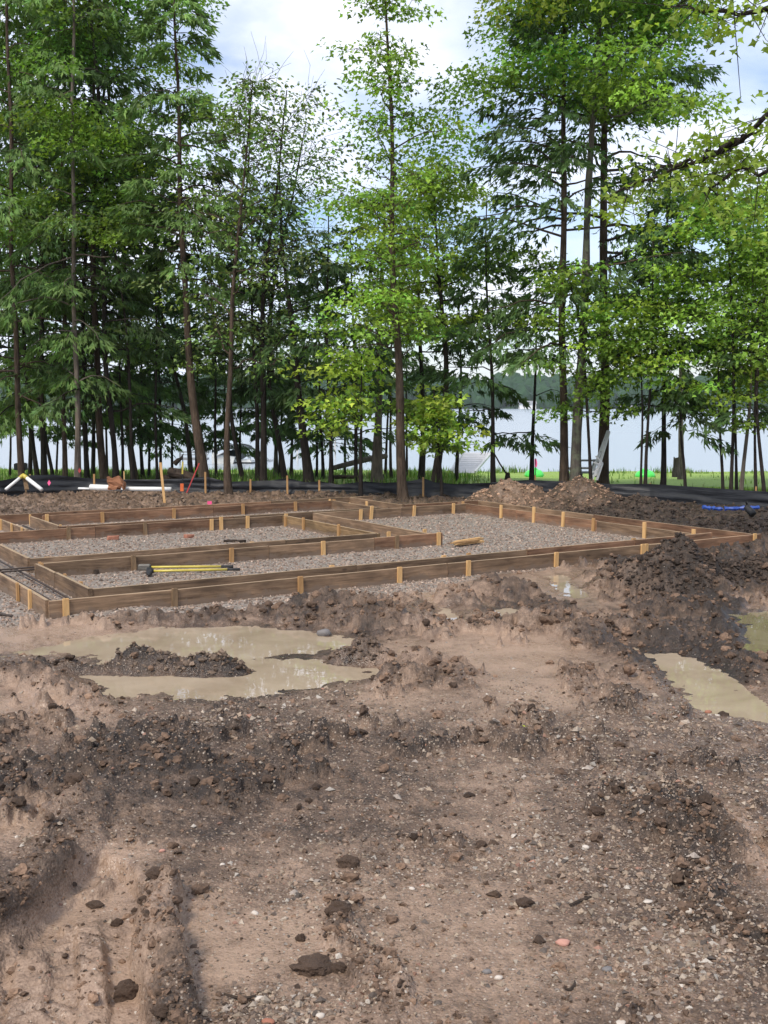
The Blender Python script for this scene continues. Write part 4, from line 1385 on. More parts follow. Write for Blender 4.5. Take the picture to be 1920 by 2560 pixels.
T_('con', 'tall cedar spire with a thick reddish trunk that curves left at the foot', 20.6, [(515, 1192), (503, 1130), (484, 1000), (470, 880), (463, 795), (459, 640), (447, 350), (440, 130), (436, 0)], 27, -190, 700, 1.6, 1.2, 'cedar', 'brown', nb=84, droop=.4)
T_('con', 'thin straight stem behind the thick curved cedar', 23, [(543, 1190), (538, 1000), (536, 860)], 6, 500, 1010, 1.1, .7, 'darkhem')
T_('dec', 'crooked pale trunk standing in front of the black fence on the left', 19.3, [(573, 1226), (570, 1170), (562, 1100), (570, 985), (579, 870), (580, 760), (592, 660), (600, 500), (620, 330)], 17, 210, 960, 1.25, .17, 'dull', 'brown', nb=38, bare=60, shape='oval')
T_('dec', 'dark stem leaning right of the crooked pale trunk', 22.0, [(614, 1196), (598, 1130), (576, 1060), (570, 960), (578, 800), (600, 600)], 12, 310, 930, 1.3, .15, 'grey', nb=34, shape='oval', bare=30)
T_('con', 'upright black trunk between the crooked pale trunk and the mossy one', 22.0, [(646, 1196), (642, 1050), (634, 880), (630, 700)], 12, 470, 1000, 1.2, .8, 'darkhem')
T_('dec', 'stout mossy dark trunk with a second stem leaning away at its foot', 21.0, [(661, 1198), (660, 1100), (655, 1000), (654, 890), (658, 760), (668, 640), (690, 480), (705, 340)], 19, 260, 900, 1.6, .14, 'grey', 'dark', nb=44, shape='oval', bare=50)
T_('dec', 'leaning stem that crosses from the mossy trunk down to the right', 22.3, [(718, 1185), (700, 1110), (680, 1040), (672, 990), (668, 900), (690, 640), (740, 470)], 15, 330, 960, 1.5, .17, 'dull', nb=38, shape='oval', bare=40)
T_('con', 'pale far trunk close to the water right of the mossy one', 27.5, [(690, 1165), (688, 1080), (684, 900)], 11, 560, 1040, 1.3, .9, 'darkhem', 'pale')
T_('dec', 'thin far trunk by the dock posts', 28.0, [(726, 1160), (732, 1110), (735, 1000)], 7, 760, 1050, 1.1, .9, 'dull', 'brown')
T_('con', 'thick dark trunk with a flared foot leaning left behind the fence dip', 21.0, [(775, 1205), (764, 1120), (757, 1060), (745, 960), (735, 880), (722, 760), (712, 680)], 25, 420, 1000, 1.6, .8, 'hemlock', 'dark')
T_('con', 'straight dark trunk beside the wooden fence stake', 20.8, [(828, 1208), (826, 1120), (822, 1000), (818, 800)], 11, 560, 1000, 1.5, 1.1, 'darkhem')
T_('con', 'thin far stem between two dark trunks behind the bright sapling', 27, [(807, 1165), (804, 1110), (800, 950)], 7, 620, 1030, 1.4, 1.1, 'darkhem')
T_('dec', 'slim sapling rooted in front of the fence with bright yellow green lower leaves', 19.0, [(899, 1232), (900, 1160), (906, 1040), (906, 940), (905, 890)], 9, 905, 1110, .9, .34, 'bright', nb=13, leaf=.105, asym=-.85)
T_('con', 'slender dark hemlock standing behind the bright sapling', 21.3, [(893, 1190), (889, 1040), (884, 800), (881, 700)], 9, 590, 1090, 1.5, 1.2, 'darkhem')
T_('con', 'thick grey trunk behind the fallen log', 22.3, [(944, 1192), (944, 1100), (945, 1020), (948, 840), (953, 740), (957, 640)], 30, 480, 800, 1.9, .8, 'hemlock', 'pale')
T_('dec', 'tallest central maple in front of the fence with its crown against the sky', 18.6, [(1010, 1236), (1004, 1150), (999, 1020), (994, 880), (985, 700), (981, 640), (979, 400), (976, 200), (966, 0), (962, -100)], 26, -150, 900, 1.2, .46, 'fresh', 'brown', nb=62, leaf=.085, cone=.58)
T_('con', 'thin far stem right of the thick grey trunk', 26, [(980, 1172), (976, 1100), (975, 950)], 6, 640, 1060, 1.2, 1.0, 'darkhem')
T_('con', 'far stem leaning behind the central maple', 27, [(960, 1150), (968, 1080), (975, 1000)], 6, 700, 1040, 1.2, .9, 'hemlock')
T_('con', 'dark tapered trunk right of the central maple', 23.5, [(1052, 1175), (1057, 1060), (1058, 1000), (1054, 880), (1049, 800)], 16, 470, 920, 1.5, .7, 'hemlock')
T_('dec', 'broad mid green maple behind the central one, spreading to its right', 21.6, [(1085, 1172), (1100, 1090), (1116, 1000), (1120, 880), (1090, 640)], 22, 450, 860, 1.7, .65, 'olive', 'dark', nb=40)
T_('dec', 'small crooked sapling rooted at the fence with a round bright green crown', 18.9, [(1104, 1236), (1102, 1160), (1099, 1110), (1092, 1050)], 6, 1010, 1130, .52, .62, 'bright', nb=14, leaf=.105)
T_('con', 'slim hemlock between the bright sapling and the pale slatted ramp', 24.0, [(1142, 1180), (1146, 1100), (1150, 1020), (1152, 900)], 8, 620, 1090, 1.5, 1.2, 'darkhem')
T_('con', 'straight slim hemlock in front of the slatted ramp', 20.4, [(1237, 1206), (1233, 1100), (1228, 950), (1220, 755), (1216, 640), (1214, 560)], 12, 520, 1085, 1.45, 1.15, 'hemlock')
T_('con', 'slim hemlock with one low spray over the pink flag', 21.6, [(1328, 1186), (1334, 1080), (1338, 990), (1338, 870)], 11, 720, 1120, 1.25, .9, 'hemlock')
T_('con', 'left one of the two big trunks standing together behind the brown soil heap', 19.6, [(1414, 1208), (1408, 1090), (1407, 950), (1406, 720), (1410, 400), (1412, 200), (1408, 0)], 24, -650, 880, 2.5, 1.0, 'hemlock', 'brown', nb=74, droop=.35, asym=-.5)
T_('dec', 'big grey lichen spotted maple trunk behind the brown soil heap', 19.3, [(1441, 1208), (1444, 1080), (1446, 985), (1454, 830), (1466, 700), (1470, 640), (1471, 480), (1476, 320), (1486, 190), (1500, 90), (1510, 0)], 30, -650, 340, 2.45, 1.35, 'maple', 'grey', nb=46)
T_('con', 'thickest dark brown trunk behind the folded white ladder', 20.6, [(1508, 1212), (1511, 1100), (1512, 950), (1510, 800), (1512, 640), (1505, 440), (1512, 260), (1520, 60), (1524, 0)], 31, -650, 760, 2.9, .95, 'hemlock', 'brown', nb=80, droop=.3, asym=.3)
T_('dec', 'thin crooked sapling between the grey maple and the white ladder with light green sprays', 19.0, [(1482, 1206), (1476, 1130), (1473, 1040), (1461, 980), (1459, 820), (1440, 740), (1420, 690)], 8, 660, 1045, .95, .8, 'fresh', nb=16)
T_('dec', 'wavy thin sapling left of the green kayak on the lawn', 18.6, [(1603, 1212), (1606, 1140), (1610, 1070), (1603, 960), (1598, 900)], 5, 830, 960, .8, .7, 'fresh', nb=9)
T_('dec', 'thin straight sapling in front of the green kayak on the lawn', 18.5, [(1614, 1212), (1618, 1120), (1624, 1000), (1630, 850), (1633, 720)], 7, 640, 980, 1.0, .6, 'fresh', nb=16)
T_('con', 'dark young hemlock right of the kayak with a pointed top', 19.2, [(1654, 1214), (1660, 1100), (1664, 960), (1667, 760), (1668, 560), (1667, 470)], 14, 455, 1040, 1.5, 1.1, 'hemlock', 'dark', nb=60, droop=.3)
T_('dec', 'pale grey trunk behind the cut stump on the lawn', 27, [(1702, 1168), (1704, 1080), (1703, 980), (1700, 800)], 16, 450, 860, 1.5, .5, 'dull', 'pale', nb=22)
T_('con', 'thin leaning stem with a bent top right of the dark young hemlock', 18.4, [(1719, 1218), (1712, 1150), (1700, 1090), (1694, 1060), (1702, 1010)], 7, 950, 1075, .95, 1.0, 'hemlock')
T_('dec', 'thin sapling standing alone right of the bent stem', 18.2, [(1806, 1222), (1802, 1150), (1799, 1050), (1800, 940)], 7, 860, 1050, .8, .8, 'fresh', nb=9)
T_('dec', 'first of the close group of thin stems at the right, reaching highest', 18.0, [(1827, 1222), (1830, 1100), (1836, 960), (1837, 830), (1828, 700), (1815, 600)], 8, 400, 900, 1.2, .5, 'fresh', nb=26)
T_('con', 'second thin stem of the close group at the right', 18.6, [(1844, 1222), (1842, 1120), (1836, 1020)], 6, 820, 1010, 1.0, 1.0, 'hemlock')
T_('dec', 'spotted stem leaning right in the close group at the right', 18.1, [(1855, 1220), (1861, 1130), (1869, 1060), (1873, 980), (1880, 800)], 9, 660, 960, 1.0, .5, 'fresh', 'pale', nb=16)
T_('con', 'dark straight thin stem near the right edge', 17.8, [(1891, 1224), (1892, 1100), (1890, 950), (1888, 840)], 7, 760, 1040, 1.2, 1.1, 'hemlock')
T_('dec', 'stem leaning left at the right edge of the picture', 17.6, [(1915, 1228), (1906, 1160), (1893, 1070), (1888, 980), (1905, 800)], 8, 580, 900, 1.3, .55, 'fresh', nb=22)
T_('dec', 'bushy light green maple filling the right edge of the picture', 20.0, [(1965, 1210), (1950, 900), (1930, 640)], 16, 480, 990, 1.5, .75, 'fresh', nb=42)
# crowns that fill the upper left
T_('con', 'tall dark cedar in the upper left corner behind the others', 23.5, [(-60, 1200), (-40, 600), (-10, 0)], 20, BIG, 900, 2.8, 1.1, 'cedar')
T_('dec', 'leafy maple with one bright yellow green bough among the dark cedars on the left', 21.4, [(330, 1192), (330, 1000), (300, 700), (270, 500)], 9, 330, 640, 1.7, 1.0, 'fresh', 'dark', nb=16)
T_('con', 'dark hemlock behind the red ribboned trunk, filling the shade with low boughs', 25.0, [(232, 1185), (230, 900), (228, 500)], 10, 120, 1060, 2.0, 1.1, 'darkhem')
T_('con', 'dark hemlock with low boughs behind the bent white pipe', 26.0, [(74, 1185), (75, 900), (76, 500)], 9, 200, 1060, 2.0, 1.0, 'darkhem')
# low growth in the shade by the water
SH = 'young hemlocks in the shade by the water'
for u, top, c0, R_, lab in ((22, 640, 1085, 1.7, 'low dark hemlock left of the brown cedar by the far left edge'), (140, 600, 1075, 1.8, 'low dark hemlock behind the black leaning stem at the far left'), (265, 660, 1080, 1.7, 'low dark hemlock between the red ribboned trunk and the brown sack'),
                            (430, 600, 1070, 1.6, 'low dark hemlock over the upturned stump'), (600, 640, 1075, 1.5, 'low dark hemlock behind the crooked trunk in front of the fence'), (700, 560, 1085, 1.6, 'low dark hemlock between the mossy trunk and the flared leaning one'),
                            (490, 700, 1080, 1.5, 'low dark hemlock right behind the thick curved cedar'), (560, 760, 1085, 1.4, 'low dark hemlock in front of the boat lift'), (790, 640, 1085, 1.5, 'low dark hemlock beside the straight trunk by the fence stake'),
                            (860, 600, 1085, 1.5, 'low dark hemlock behind the arching bright sapling'), (1015, 640, 1080, 1.4, 'low dark hemlock behind the tallest central maple')):
    T_('con', lab, 26.5 + (u % 3), [(u, 1176), (u + 3, 1000), (u, 800)], 5, top, c0 + 28, R_ + .3, 1.5, 'hemlock', 'dark', droop=.35, group=SH)
# the near maple whose limbs reach in from the right
def overhang():
    rng = np.random.default_rng(99)
    y0 = 10.5
    base = np.array([6.2, 9.5, ground(np.array([6.2]), np.array([9.5]))[0][0]])
    e = empty('tree', base, 'near maple outside the right edge whose leafy limbs hang into the upper right corner', 'tree')
    C = np.stack([np.linspace(6.2, 6.0, 14) + .04 * np.sin(np.arange(14)), np.linspace(9.5, 9.7, 14), np.linspace(base[2] - .1, 9, 14)], 1)
    link('trunk', tubes_mesh('trunk', [(C[None], np.linspace(.19, .08, 14)[None], 10)], base), BARK['brown'], e)
    limbs = [[(2050, -60, 10.0), (1920, 20, 10.2), (1860, 40, 10.4), (1810, 25, 10.6), (1760, 30, 10.8), (1690, 15, 11)],
             [(2080, 200, 10.2), (1910, 300, 10.5), (1810, 380, 10.9), (1680, 430, 11.3), (1560, 470, 11.6), (1510, 500, 11.7)],
             [(1860, 340, 10.7), (1760, 400, 11), (1640, 420, 11.4)],
             [(2050, -150, 9.9), (1880, -70, 10.2), (1700, -60, 10.5)],
             [(1960, 440, 10.6), (1850, 420, 10.8), (1760, 480, 11)]]
    gr, Cc, Dd, Tt, Ss = [], [], [], [], []
    for L in limbs:
        P = np.array([dp(u, v, y) for u, v, y in L])
        if L[0][0] > 1950: P = np.concatenate([[np.array([6.05, 9.65, np.clip(P[0][2] - .5, 2, 8.5)])], P])
        s = np.linspace(0, len(P) - 1, 16)
        Q = np.stack([np.interp(s, np.arange(len(P)), P[:, i]) for i in range(3)], 1)
        Q[1:-1] += rng.normal(0, .02, (14, 3))
        gr.append((Q[None], np.linspace(.034, .008, 16)[None], 6))
        for i in range(3, 16):
            if Q[i][0] / Q[i][1] > .62: continue
            for _ in range(3):
                tip = Q[i] + rng.normal(0, 1, 3) * np.array([.30, .30, .20]) + np.array([0, 0, -.05])
                tw = Q[i][None] * (1 - np.linspace(0, 1, 4))[:, None] + tip[None] * np.linspace(0, 1, 4)[:, None]
                gr.append((tw[None], np.linspace(.006, .003, 4)[None], 3))
                m = int(rng.integers(6, 13))
                a = rng.uniform(0, 6.28, m); rr = np.sqrt(rng.uniform(0, 1, m)) * rng.uniform(.12, .30)
                Cc.append(tip + np.stack([np.cos(a) * rr, np.sin(a) * rr, rng.normal(0, .05, m)], 1))
                d = np.stack([np.cos(a), np.sin(a), np.full(m, -.5)], 1) + rng.normal(0, .4, (m, 3))
                Dd.append(d); Ss.append(.082 * rng.uniform(.7, 1.25, m))
                Tt.append(np.array(TINT['olive'])[None] * (1 + .18 * rng.normal()) * (1 + .14 * rng.normal(0, 1, (m, 1))))
    link('branches', tubes_mesh('branches', gr, base), BARK['dark'], e)['kind'] = 'stuff'
    link('crown', leaves_mesh('crown', np.concatenate(Cc), np.concatenate(Dd), np.concatenate(Ss), 1.0, np.clip(np.concatenate(Tt), .01, .6), 'maple', base, 1.2, rng), LEAF_M, e)


overhang()
print('leaves', tree.count)
# ------------------------------------------------------------------ loose things on the site
YEL = simple('yellow_fibreglass', (.55, .45, .08), (.42, .33, .05), 12, .4, .5)
BLK = simple('black_rubber', (.02, .02, .021), (.012, .012, .013), 12, .6, .4)
STEEL = simple('worn_steel', (.20, .185, .16), (.11, .10, .088), 16, .5, .5, .3, .003, metal=.4)
WHT = simple('white_pvc', (.80, .80, .79), (.72, .72, .70), 6, .4, .5)
ALU = simple('white_aluminium', (.70, .71, .70), (.55, .56, .55), 5, .45, .5)
ORG = simple('orange_paint', (.72, .16, .04), (.60, .12, .03), 12, .6)
PNK = simple('pink_ribbon', (.85, .10, .28), (.75, .08, .22), 12, .6)
REDP = simple('red_paint', (.50, .05, .05), (.35, .035, .035), 12, .6)
BRKM = simple('brick_fragment', (.36, .165, .11), (.27, .115, .075), 30, .85, .2, .4, .004)
PINKM = simple('pink_stone', (.50, .27, .21), (.42, .215, .165), 30, .7, .3, .4, .004)
PALEM = simple('pale_stone', (.58, .52, .45), (.44, .38, .32), 40, .6, .4, .3, .003)
GREYM = simple('grey_stone', (.20, .185, .18), (.13, .12, .115), 40, .6, .4, .3, .003)
GRNP = simple('lime_green_plastic', (.10, .72, .12), (.07, .60, .09), 3, .35, .5)
BLUT = simple('blue_tarpaulin', (.03, .085, .36), (.02, .055, .26), 6, .45, .5, .5, .01)
KRAFT = simple('brown_kraft_paper', (.33, .155, .085), (.24, .105, .055), 6, .8, .2, .4, .01)
WOODG = simple('grey_dead_wood', (.17, .14, .11), (.06, .05, .04), 10, .9, .2, .8, .02, stretch=(1, 1, .4))
ROOT = simple('dark_root_wood', (.075, .055, .042), (.022, .017, .014), 9, .95, .2, .9, .03)
GREYP = simple('grey_weathered_paint', (.28, .29, .30), (.19, .20, .21), 6, .7, .3)
CANV = simple('dark_canvas', (.040, .052, .052), (.025, .032, .034), 4, .8)
LEAFY = simple('yellow_green_leaf', (.50, .52, .05), (.40, .45, .04), 30, .6)


def gz(x, y):
    return float(ground(np.array([x]), np.array([y]))[0][0])


def sledge(u0, v0, u1, v1, z, label, head):
    a, b = gp(u0, v0, z), gp(u1, v1, z)
    e = empty('sledgehammer', (a[0], a[1], z - .03), label, 'sledgehammer', 'sledgehammers lying on the stones')
    d = (b - a); g = a + d * .86
    MB().tube([a, a + d * .3, a + d * .6, g], [.0115, .012, .013, .0115], 8).build('handle', YEL, e, True)
    mg = MB(); mg.tube([g, a + d * .93, a + d * .985, b], [.014, .013, .015, .017], 8); mg.build('grip', BLK, e, True)
    side = np.array([-d[1], d[0], 0]); side /= np.linalg.norm(side)
    MB().tube([a, a + d * .055], [.022, .019], 8).build('collar', BLK, e, True)
    mh = MB()
    rz = math.atan2(d[1], d[0])
    if head == 'square':
        c = a - d / np.linalg.norm(d) * .02
        mh.box(c, (.115, .058, .058), rz)
        o = mh.build('head', STEEL, e, bevel=.010)
    else:
        c = a + d / np.linalg.norm(d) * .01
        q = side * -.9 + np.array([0, 0, -.15])
        mh.bar(c - q * .05, c + q * .05, .055, .05)
        mh.bar(c + q * .05, c + q * .12, .055, .05, r2=.02)
        o = mh.build('head', BLK, e, bevel=.006)
    return e


sledge(366, 1418, 583, 1416, .065, 'yellow handled sledgehammer with the square grey head', 'square')
sledge(371, 1428, 600, 1423, .050, 'yellow handled maul with the dark narrow head, nearer of the pair', 'maul')


def loose_stake(u0, v0, u1, v1, z, label, mat, group=None, w=.045, th=.02, z1=None):
    a, b = gp(u0, v0, z), gp(u1, v1, z if z1 is None else z1)
    d = (b - a) / np.linalg.norm(b - a)
    mb = MB(); mb.bar(a, b, w, th)
    mb.bar(a, a - d * .09, w, th, r2=.006)
    o = mb.build('wooden_stake', mat)
    return tag(o, label, 'stake', group)


BG = 'spare stakes piled on the stones'
loose_stake(1140, 1357, 1205, 1346, .022, 'pale stake at the left underneath the small pile on the stones', STK, BG)
loose_stake(1148, 1361, 1207, 1353, .024, 'pale stake at the near side of the small pile on the stones', STK, BG)
loose_stake(1143, 1354, 1200, 1345, .052, 'stake lying on top of the small pile, farther side', STK, BG, z1=.05)
loose_stake(1138, 1357, 1196, 1350, .056, 'stake lying on top of the small pile, nearer side', STK_D, BG, z1=.05)
# chips of brick and wood among the stones


def chip(name, u, v, size, rz, mat, label, cat, y=None, seed=0, z=None):
    rng = np.random.default_rng(seed + 5)
    p = gp(u, v, 0.015)
    zz = gz(p[0], p[1]) if z is None else z
    mb = MB(); mb.box((0, 0, size[2] * .42), size, rz)
    mb.v = [tuple(np.array(q) * (1 + rng.normal(0, .10, 3))) for q in mb.v]
    me = mb.mesh(name, False, min(size) * .14)
    o = link(name, me, mat); o.location = (p[0], p[1], zz)
    return tag(o, label, cat)


chip('brick_piece', 282, 1346, (.13, .07, .05), .4, BRKM, 'red brick piece on the stones left of the second sledge, nearer the back board', 'brick', seed=1)
chip('brick_piece', 472, 1342, (.11, .08, .045), .8, BRKM, 'smaller orange brick piece on the stones below the paired stakes', 'brick', seed=2)
chip('wood_scrap', 577, 1352, (.16, .06, .03), .1, ROOT, 'dark brown scrap of board on the stones of the middle bay', 'wood scrap', seed=3)
chip('wood_scrap', 605, 1353, (.09, .04, .03), .6, ROOT, 'short dark chip beside the larger scrap of board', 'wood scrap', seed=4)
chip('wood_scrap', 240, 1432, (.045, .04, .05), .6, ROOT, 'dark knot of wood on the stones left of the sledge heads', 'wood scrap', seed=6)
chip('orange_marker', 152, 1418, (.03, .02, .03), .2, ORG, 'tiny orange scrap on the rebar at the trench corner', 'marker', seed=7)

# marker stakes and ribbons along the back
p = gp(412, 1254, .02); q = dp(401, 1156, p[1] + .02)
mb = MB(); mb.bar((p[0] + .01, p[1], gz(p[0], p[1]) - .15), q, .040, .024); tag(mb.build('survey_stake', STK), 'tall pale wooden stake leaning left in front of the black fence', 'stake')
e = empty('survey_marker', gp(455, 1228, .02), 'thin marker rod with a yellow flag and an orange painted foot', 'marker')
y_ = float(e.location.y)
MB().bar((e.location.x, y_, -.1), dp(457, 1139, y_), .008, n=6).build('rod', BLK, e)
MB().bar(dp(455, 1228, y_ - .02), dp(455, 1209, y_ - .02), .06, .03).build('foot', ORG, e)
MB().bar(dp(456, 1185, y_ - .02), dp(457, 1154, y_ - .02), .028, .012).build('flag', YEL, e)
a = gp(494, 1214, .03)
mb = MB(); mb.bar((a[0], 19.6, -.1), dp(498, 1158, 19.6), .026, .02); tag(mb.build('survey_stake', REDP), 'thin red stake against the black fence near the curved cedar', 'stake')


def ribbon(u, v, y, s, label, mat=PNK):
    c = dp(u, v, y)
    mb = MB()
    mb.add([c + np.array([0, 0, s]), c + np.array([s * .6, -.01, 0]), c + np.array([0, -.02, -s]), c + np.array([-s * .6, .0, 0]), c + np.array([0, .012, 0])], [(0, 1, 4), (1, 2, 4), (2, 3, 4), (3, 0, 4), (3, 2, 1, 0)])
    return tag(mb.build('ribbon', mat), label, 'ribbon')


ribbon(123, 1207, 19.82, .055, 'pink ribbon tied on the black fence right of the bent white pipe')
ribbon(199, 1176, 20.62, .055, 'red ribbon tied round a tall grey brown trunk', REDP)
e = empty('marking_flag', gp(523, 1262, .03), 'small pink wire flag in the soil behind the back board form', 'flag')
y_ = float(e.location.y)
MB().bar((e.location.x, y_, -.05), dp(522, 1255, y_), .003, n=5).build('wire', BLK, e)
MB().box(dp(524, 1257, y_ - .01), (.07, .006, .05)).build('pennant', PNK, e)
e = empty('marking_flag', dp(1338, 1192, 19.3), 'tall pink survey flag in front of the lawn right of the brown heap', 'flag')
MB().bar(dp(1339, 1204, 19.3), dp(1339, 1146, 19.3), .008, n=5).build('wire', BLK, e)
mb = MB(); c0 = dp(1338, 1148, 19.3)
mb.add([c0 + np.array(k) for k in ((-.01, 0, 0), (.02, 0, .01), (.035, -.02, -.06), (.032, -.02, -.13), (.01, 0, -.15), (-.005, 0, -.14), (-.01, .012, 0), (.01, .012, -.15), (.03, -.005, -.1))], [(0, 1, 2, 3, 4, 5), (6, 5, 4, 7), (1, 6, 7, 8), (0, 6, 1), (1, 8, 2), (8, 7, 4, 3)])
mb.build('pennant', PNK, e)
ribbon(1252, 1200, 18.9, .03, 'pink scrap of ribbon at the end of the left fence')

# bent white pipe with a yellow elbow
e = empty('bent_pipe', gp(58, 1224, .02), 'bent white pipe with a yellow elbow leaning on the black fence', 'pipe')
ap = dp(58, 1188, 19.35); L0 = dp(14, 1224, 19.1); R0 = dp(104, 1224, 19.0)
mb = MB(); mb.tube([L0, ap + (L0 - ap) * .16], .028, 8); mb.build('left_leg', WHT, e, True)
mb = MB(); mb.tube([R0, ap + (R0 - ap) * .18], .036, 8); mb.build('right_leg', WHT, e, True)
mb = MB(); mb.tube([ap + (L0 - ap) * .20, ap + (L0 - ap) * .05 + np.array([0, 0, -.0]), ap, ap + (R0 - ap) * .05, ap + (R0 - ap) * .22], [.034, .036, .037, .040, .040], 8); mb.build('elbow', YEL, e, True)
mb = MB(); mb.bar(dp(67, 1224, 19.3), dp(62, 1196, 19.4), .07, .03); mb.build('prop', STK_W, e)
# white pipes behind the brown sack
mb = MB(); mb.tube([dp(312, 1222, 19.0), dp(428, 1223, 18.9)], .040, 10); tag(mb.build('white_pipe', WHT, smooth=True), 'long white pipe lying right of the brown sack', 'pipe')
mb = MB(); mb.tube([dp(226, 1218, 19.2), dp(300, 1221, 19.1)], .055, 10); tag(mb.build('white_pipe', WHT, smooth=True), 'thicker white pipe end lying left of the brown sack', 'pipe')
mb = MB(); mb.tube([dp(196, 1221, 19.25), dp(226, 1222, 19.2)], .02, 8); tag(mb.build('white_pipe', WHT, smooth=True), 'thin stub of white pipe farthest left of the brown sack', 'pipe')
# brown crumpled sack
c = dp(291, 1224, 18.8)
e = empty('paper_sack', c, 'crumpled brown paper sack standing on the soil before the fence', 'sack')
import bmesh
bm = bmesh.new(); bmesh.ops.create_cube(bm, size=1.0); bmesh.ops.subdivide_edges(bm, edges=list(bm.edges), cuts=5, use_grid_fill=True)
for v in bm.verts:
    x, y, z = v.co
    w = 1 - .25 * max(0, z) + .1 * math.sin(5 * z + 3 * x)
    xx, yy = x * .27 * w - .03 * z, y * .2 * w
    zz = (z + .5) * .22 * (1 - .25 * max(0, x)) + .03 * math.sin(7 * x) * (z > .3)
    if z < -.2 and -.05 < x < .45 and y < 0: zz += .06 * (1 - abs(x - .2) / .25)
    k = .016
    v.co = (xx + k * float(gnoise(np.array([y * 4 + z * 3]), np.array([x * 4.]), 3)[0]) * 2, yy + k * 2.4 * float(gnoise(np.array([x * 4.3]), np.array([z * 4.]), 4)[0]), zz)
me = bpy.data.meshes.new('bag_body'); bm.to_mesh(me); bm.free()
link('bag_body', me, KRAFT, e)
mb = MB(); mb.add([(.10, -.10, .01), (.13, -.09, .0), (.145, -.07, .10), (.12, -.10, .12), (.13, -.06, .05)], [(0, 1, 2, 3), (3, 2, 4), (2, 1, 4), (0, 3, 4), (1, 0, 4)])
link('torn_lining', mb.mesh('torn_lining'), WHT, e)

# blue tarpaulins and a black pipe at the right
for i, (u0, v0, u1, v1, y, lab) in enumerate([(1757, 1268, 1806, 1273, 14.9, 'left one of two blue tarpaulin rolls lying on dark soil by the right fence'), (1812, 1272, 1897, 1269, 14.8, 'right one of two blue tarpaulin rolls lying on dark soil by the right fence')]):
    a, b = dp(u0, v0, y), dp(u1, v1, y)
    n = 9
    mb = MB(); mb.tube([a + (b - a) * k / n + np.array([0, .01 * math.sin(k * 2.1 + i), .004 * math.sin(k * 1.7)]) for k in range(n + 1)], [.026 + .010 * math.sin(k * 2.7 + i) for k in range(n + 1)], 7)
    tag(mb.build('blue_tarpaulin', BLUT), lab, 'tarpaulin', 'blue tarpaulins by the right fence')
a, b, c = dp(1883, 1286, 14.2), dp(1867, 1268, 14.3), dp(1866, 1254, 14.3)
mb = MB(); mb.tube([a, (a + b) / 2, b, c], [.05, .05, .045, .022], 8); tag(mb.build('black_pipe', BLK, smooth=True), 'bent black pipe sticking out of the soil near the right edge', 'pipe')

# green kayaks on the lawn


def kayak(u0, u1, v, y, label, rz=0.0):
    a, b = dp(u0, v, y), dp(u1, v, y)
    L = np.linalg.norm(b - a); c = (a + b) / 2
    g = ground(np.array([c[0]]), np.array([y]), False)[0][0]
    e = empty('kayak', (c[0], y, g), label, 'kayak', 'lime green kayaks lying on the lawn')
    vs, fs = [], []
    n, m = 14, 12
    for i in range(n + 1):
        q = i / n; w = max(.03, (1 - abs(2 * q - 1) ** 3.0)) ** .6
        for j in range(m):
            an = 2 * math.pi * j / m
            zz = math.sin(an); zz = zz * (.17 if zz > 0 else .05)
            vs.append(((q - .5) * L, math.cos(an) * .26 * w, .09 + zz * w * 1.15 + .03 * abs(2 * q - 1) ** 2))
    for i in range(n):
        for j in range(m): fs.append((i * m + j, i * m + (j + 1) % m, (i + 1) * m + (j + 1) % m, (i + 1) * m + j))
    fs += [tuple(range(m - 1, -1, -1)), tuple(range(n * m, n * m + m))]
    mb = MB(); mb.add(vs, fs); link('hull', mb.mesh('hull', True), GRNP, e)
    mb = MB(); mb.tube([(-L * .16, 0, .27), (-L * .1, 0, .285), (L * .1, 0, .285), (L * .16, 0, .27)], [.02, .05, .05, .02], 8); link('keel', mb.mesh('keel', True), GRNP, e)
    return e


kayak(1588, 1638, 1176, 30.5, 'lime green kayak lying upside down in the middle of the right lawn')
kayak(1311, 1360, 1184, 30.0, 'lime green kayak behind the pink survey flag and the slim hemlock')

# folded white ladder frame leaning on the thickest trunk
lf = empty('folding_ladder', gp(1482, 1210, -.1), 'folded white metal ladder frame leaning on the thickest brown trunk', 'ladder')
y0, y1 = 19.7, 20.25
A0_, A1_ = dp(1476, 1196, y0), dp(1520, 1077, y1); B0_, B1_ = dp(1490, 1192, y0 - .1), dp(1523, 1079, y1 - .1)
for k, (a, b) in enumerate(((A0_, A1_), (B0_, B1_))):
    mb = MB(); mb.bar(a, b, .045, .03); mb.build('rail', WHT, lf)
for q in (.12, .34, .55, .8):
    mb = MB(); mb.bar(A0_ + (A1_ - A0_) * q, B0_ + (B1_ - B0_) * q, .03, .03); mb.build('rung', ALU, lf)
for (u0, v0, u1, v1, w) in ((1477, 1203, 1503, 1153, .05), (1492, 1200, 1506, 1158, .04), (1485, 1156, 1503, 1163, .05), (1476, 1178, 1492, 1182, .06), (1490, 1140, 1506, 1158, .03)):
    mb = MB(); mb.bar(dp(u0, v0, y0 - .2), dp(u1, v1, y0 - .18), w, .03); mb.build('folding_leg', WHT, lf)

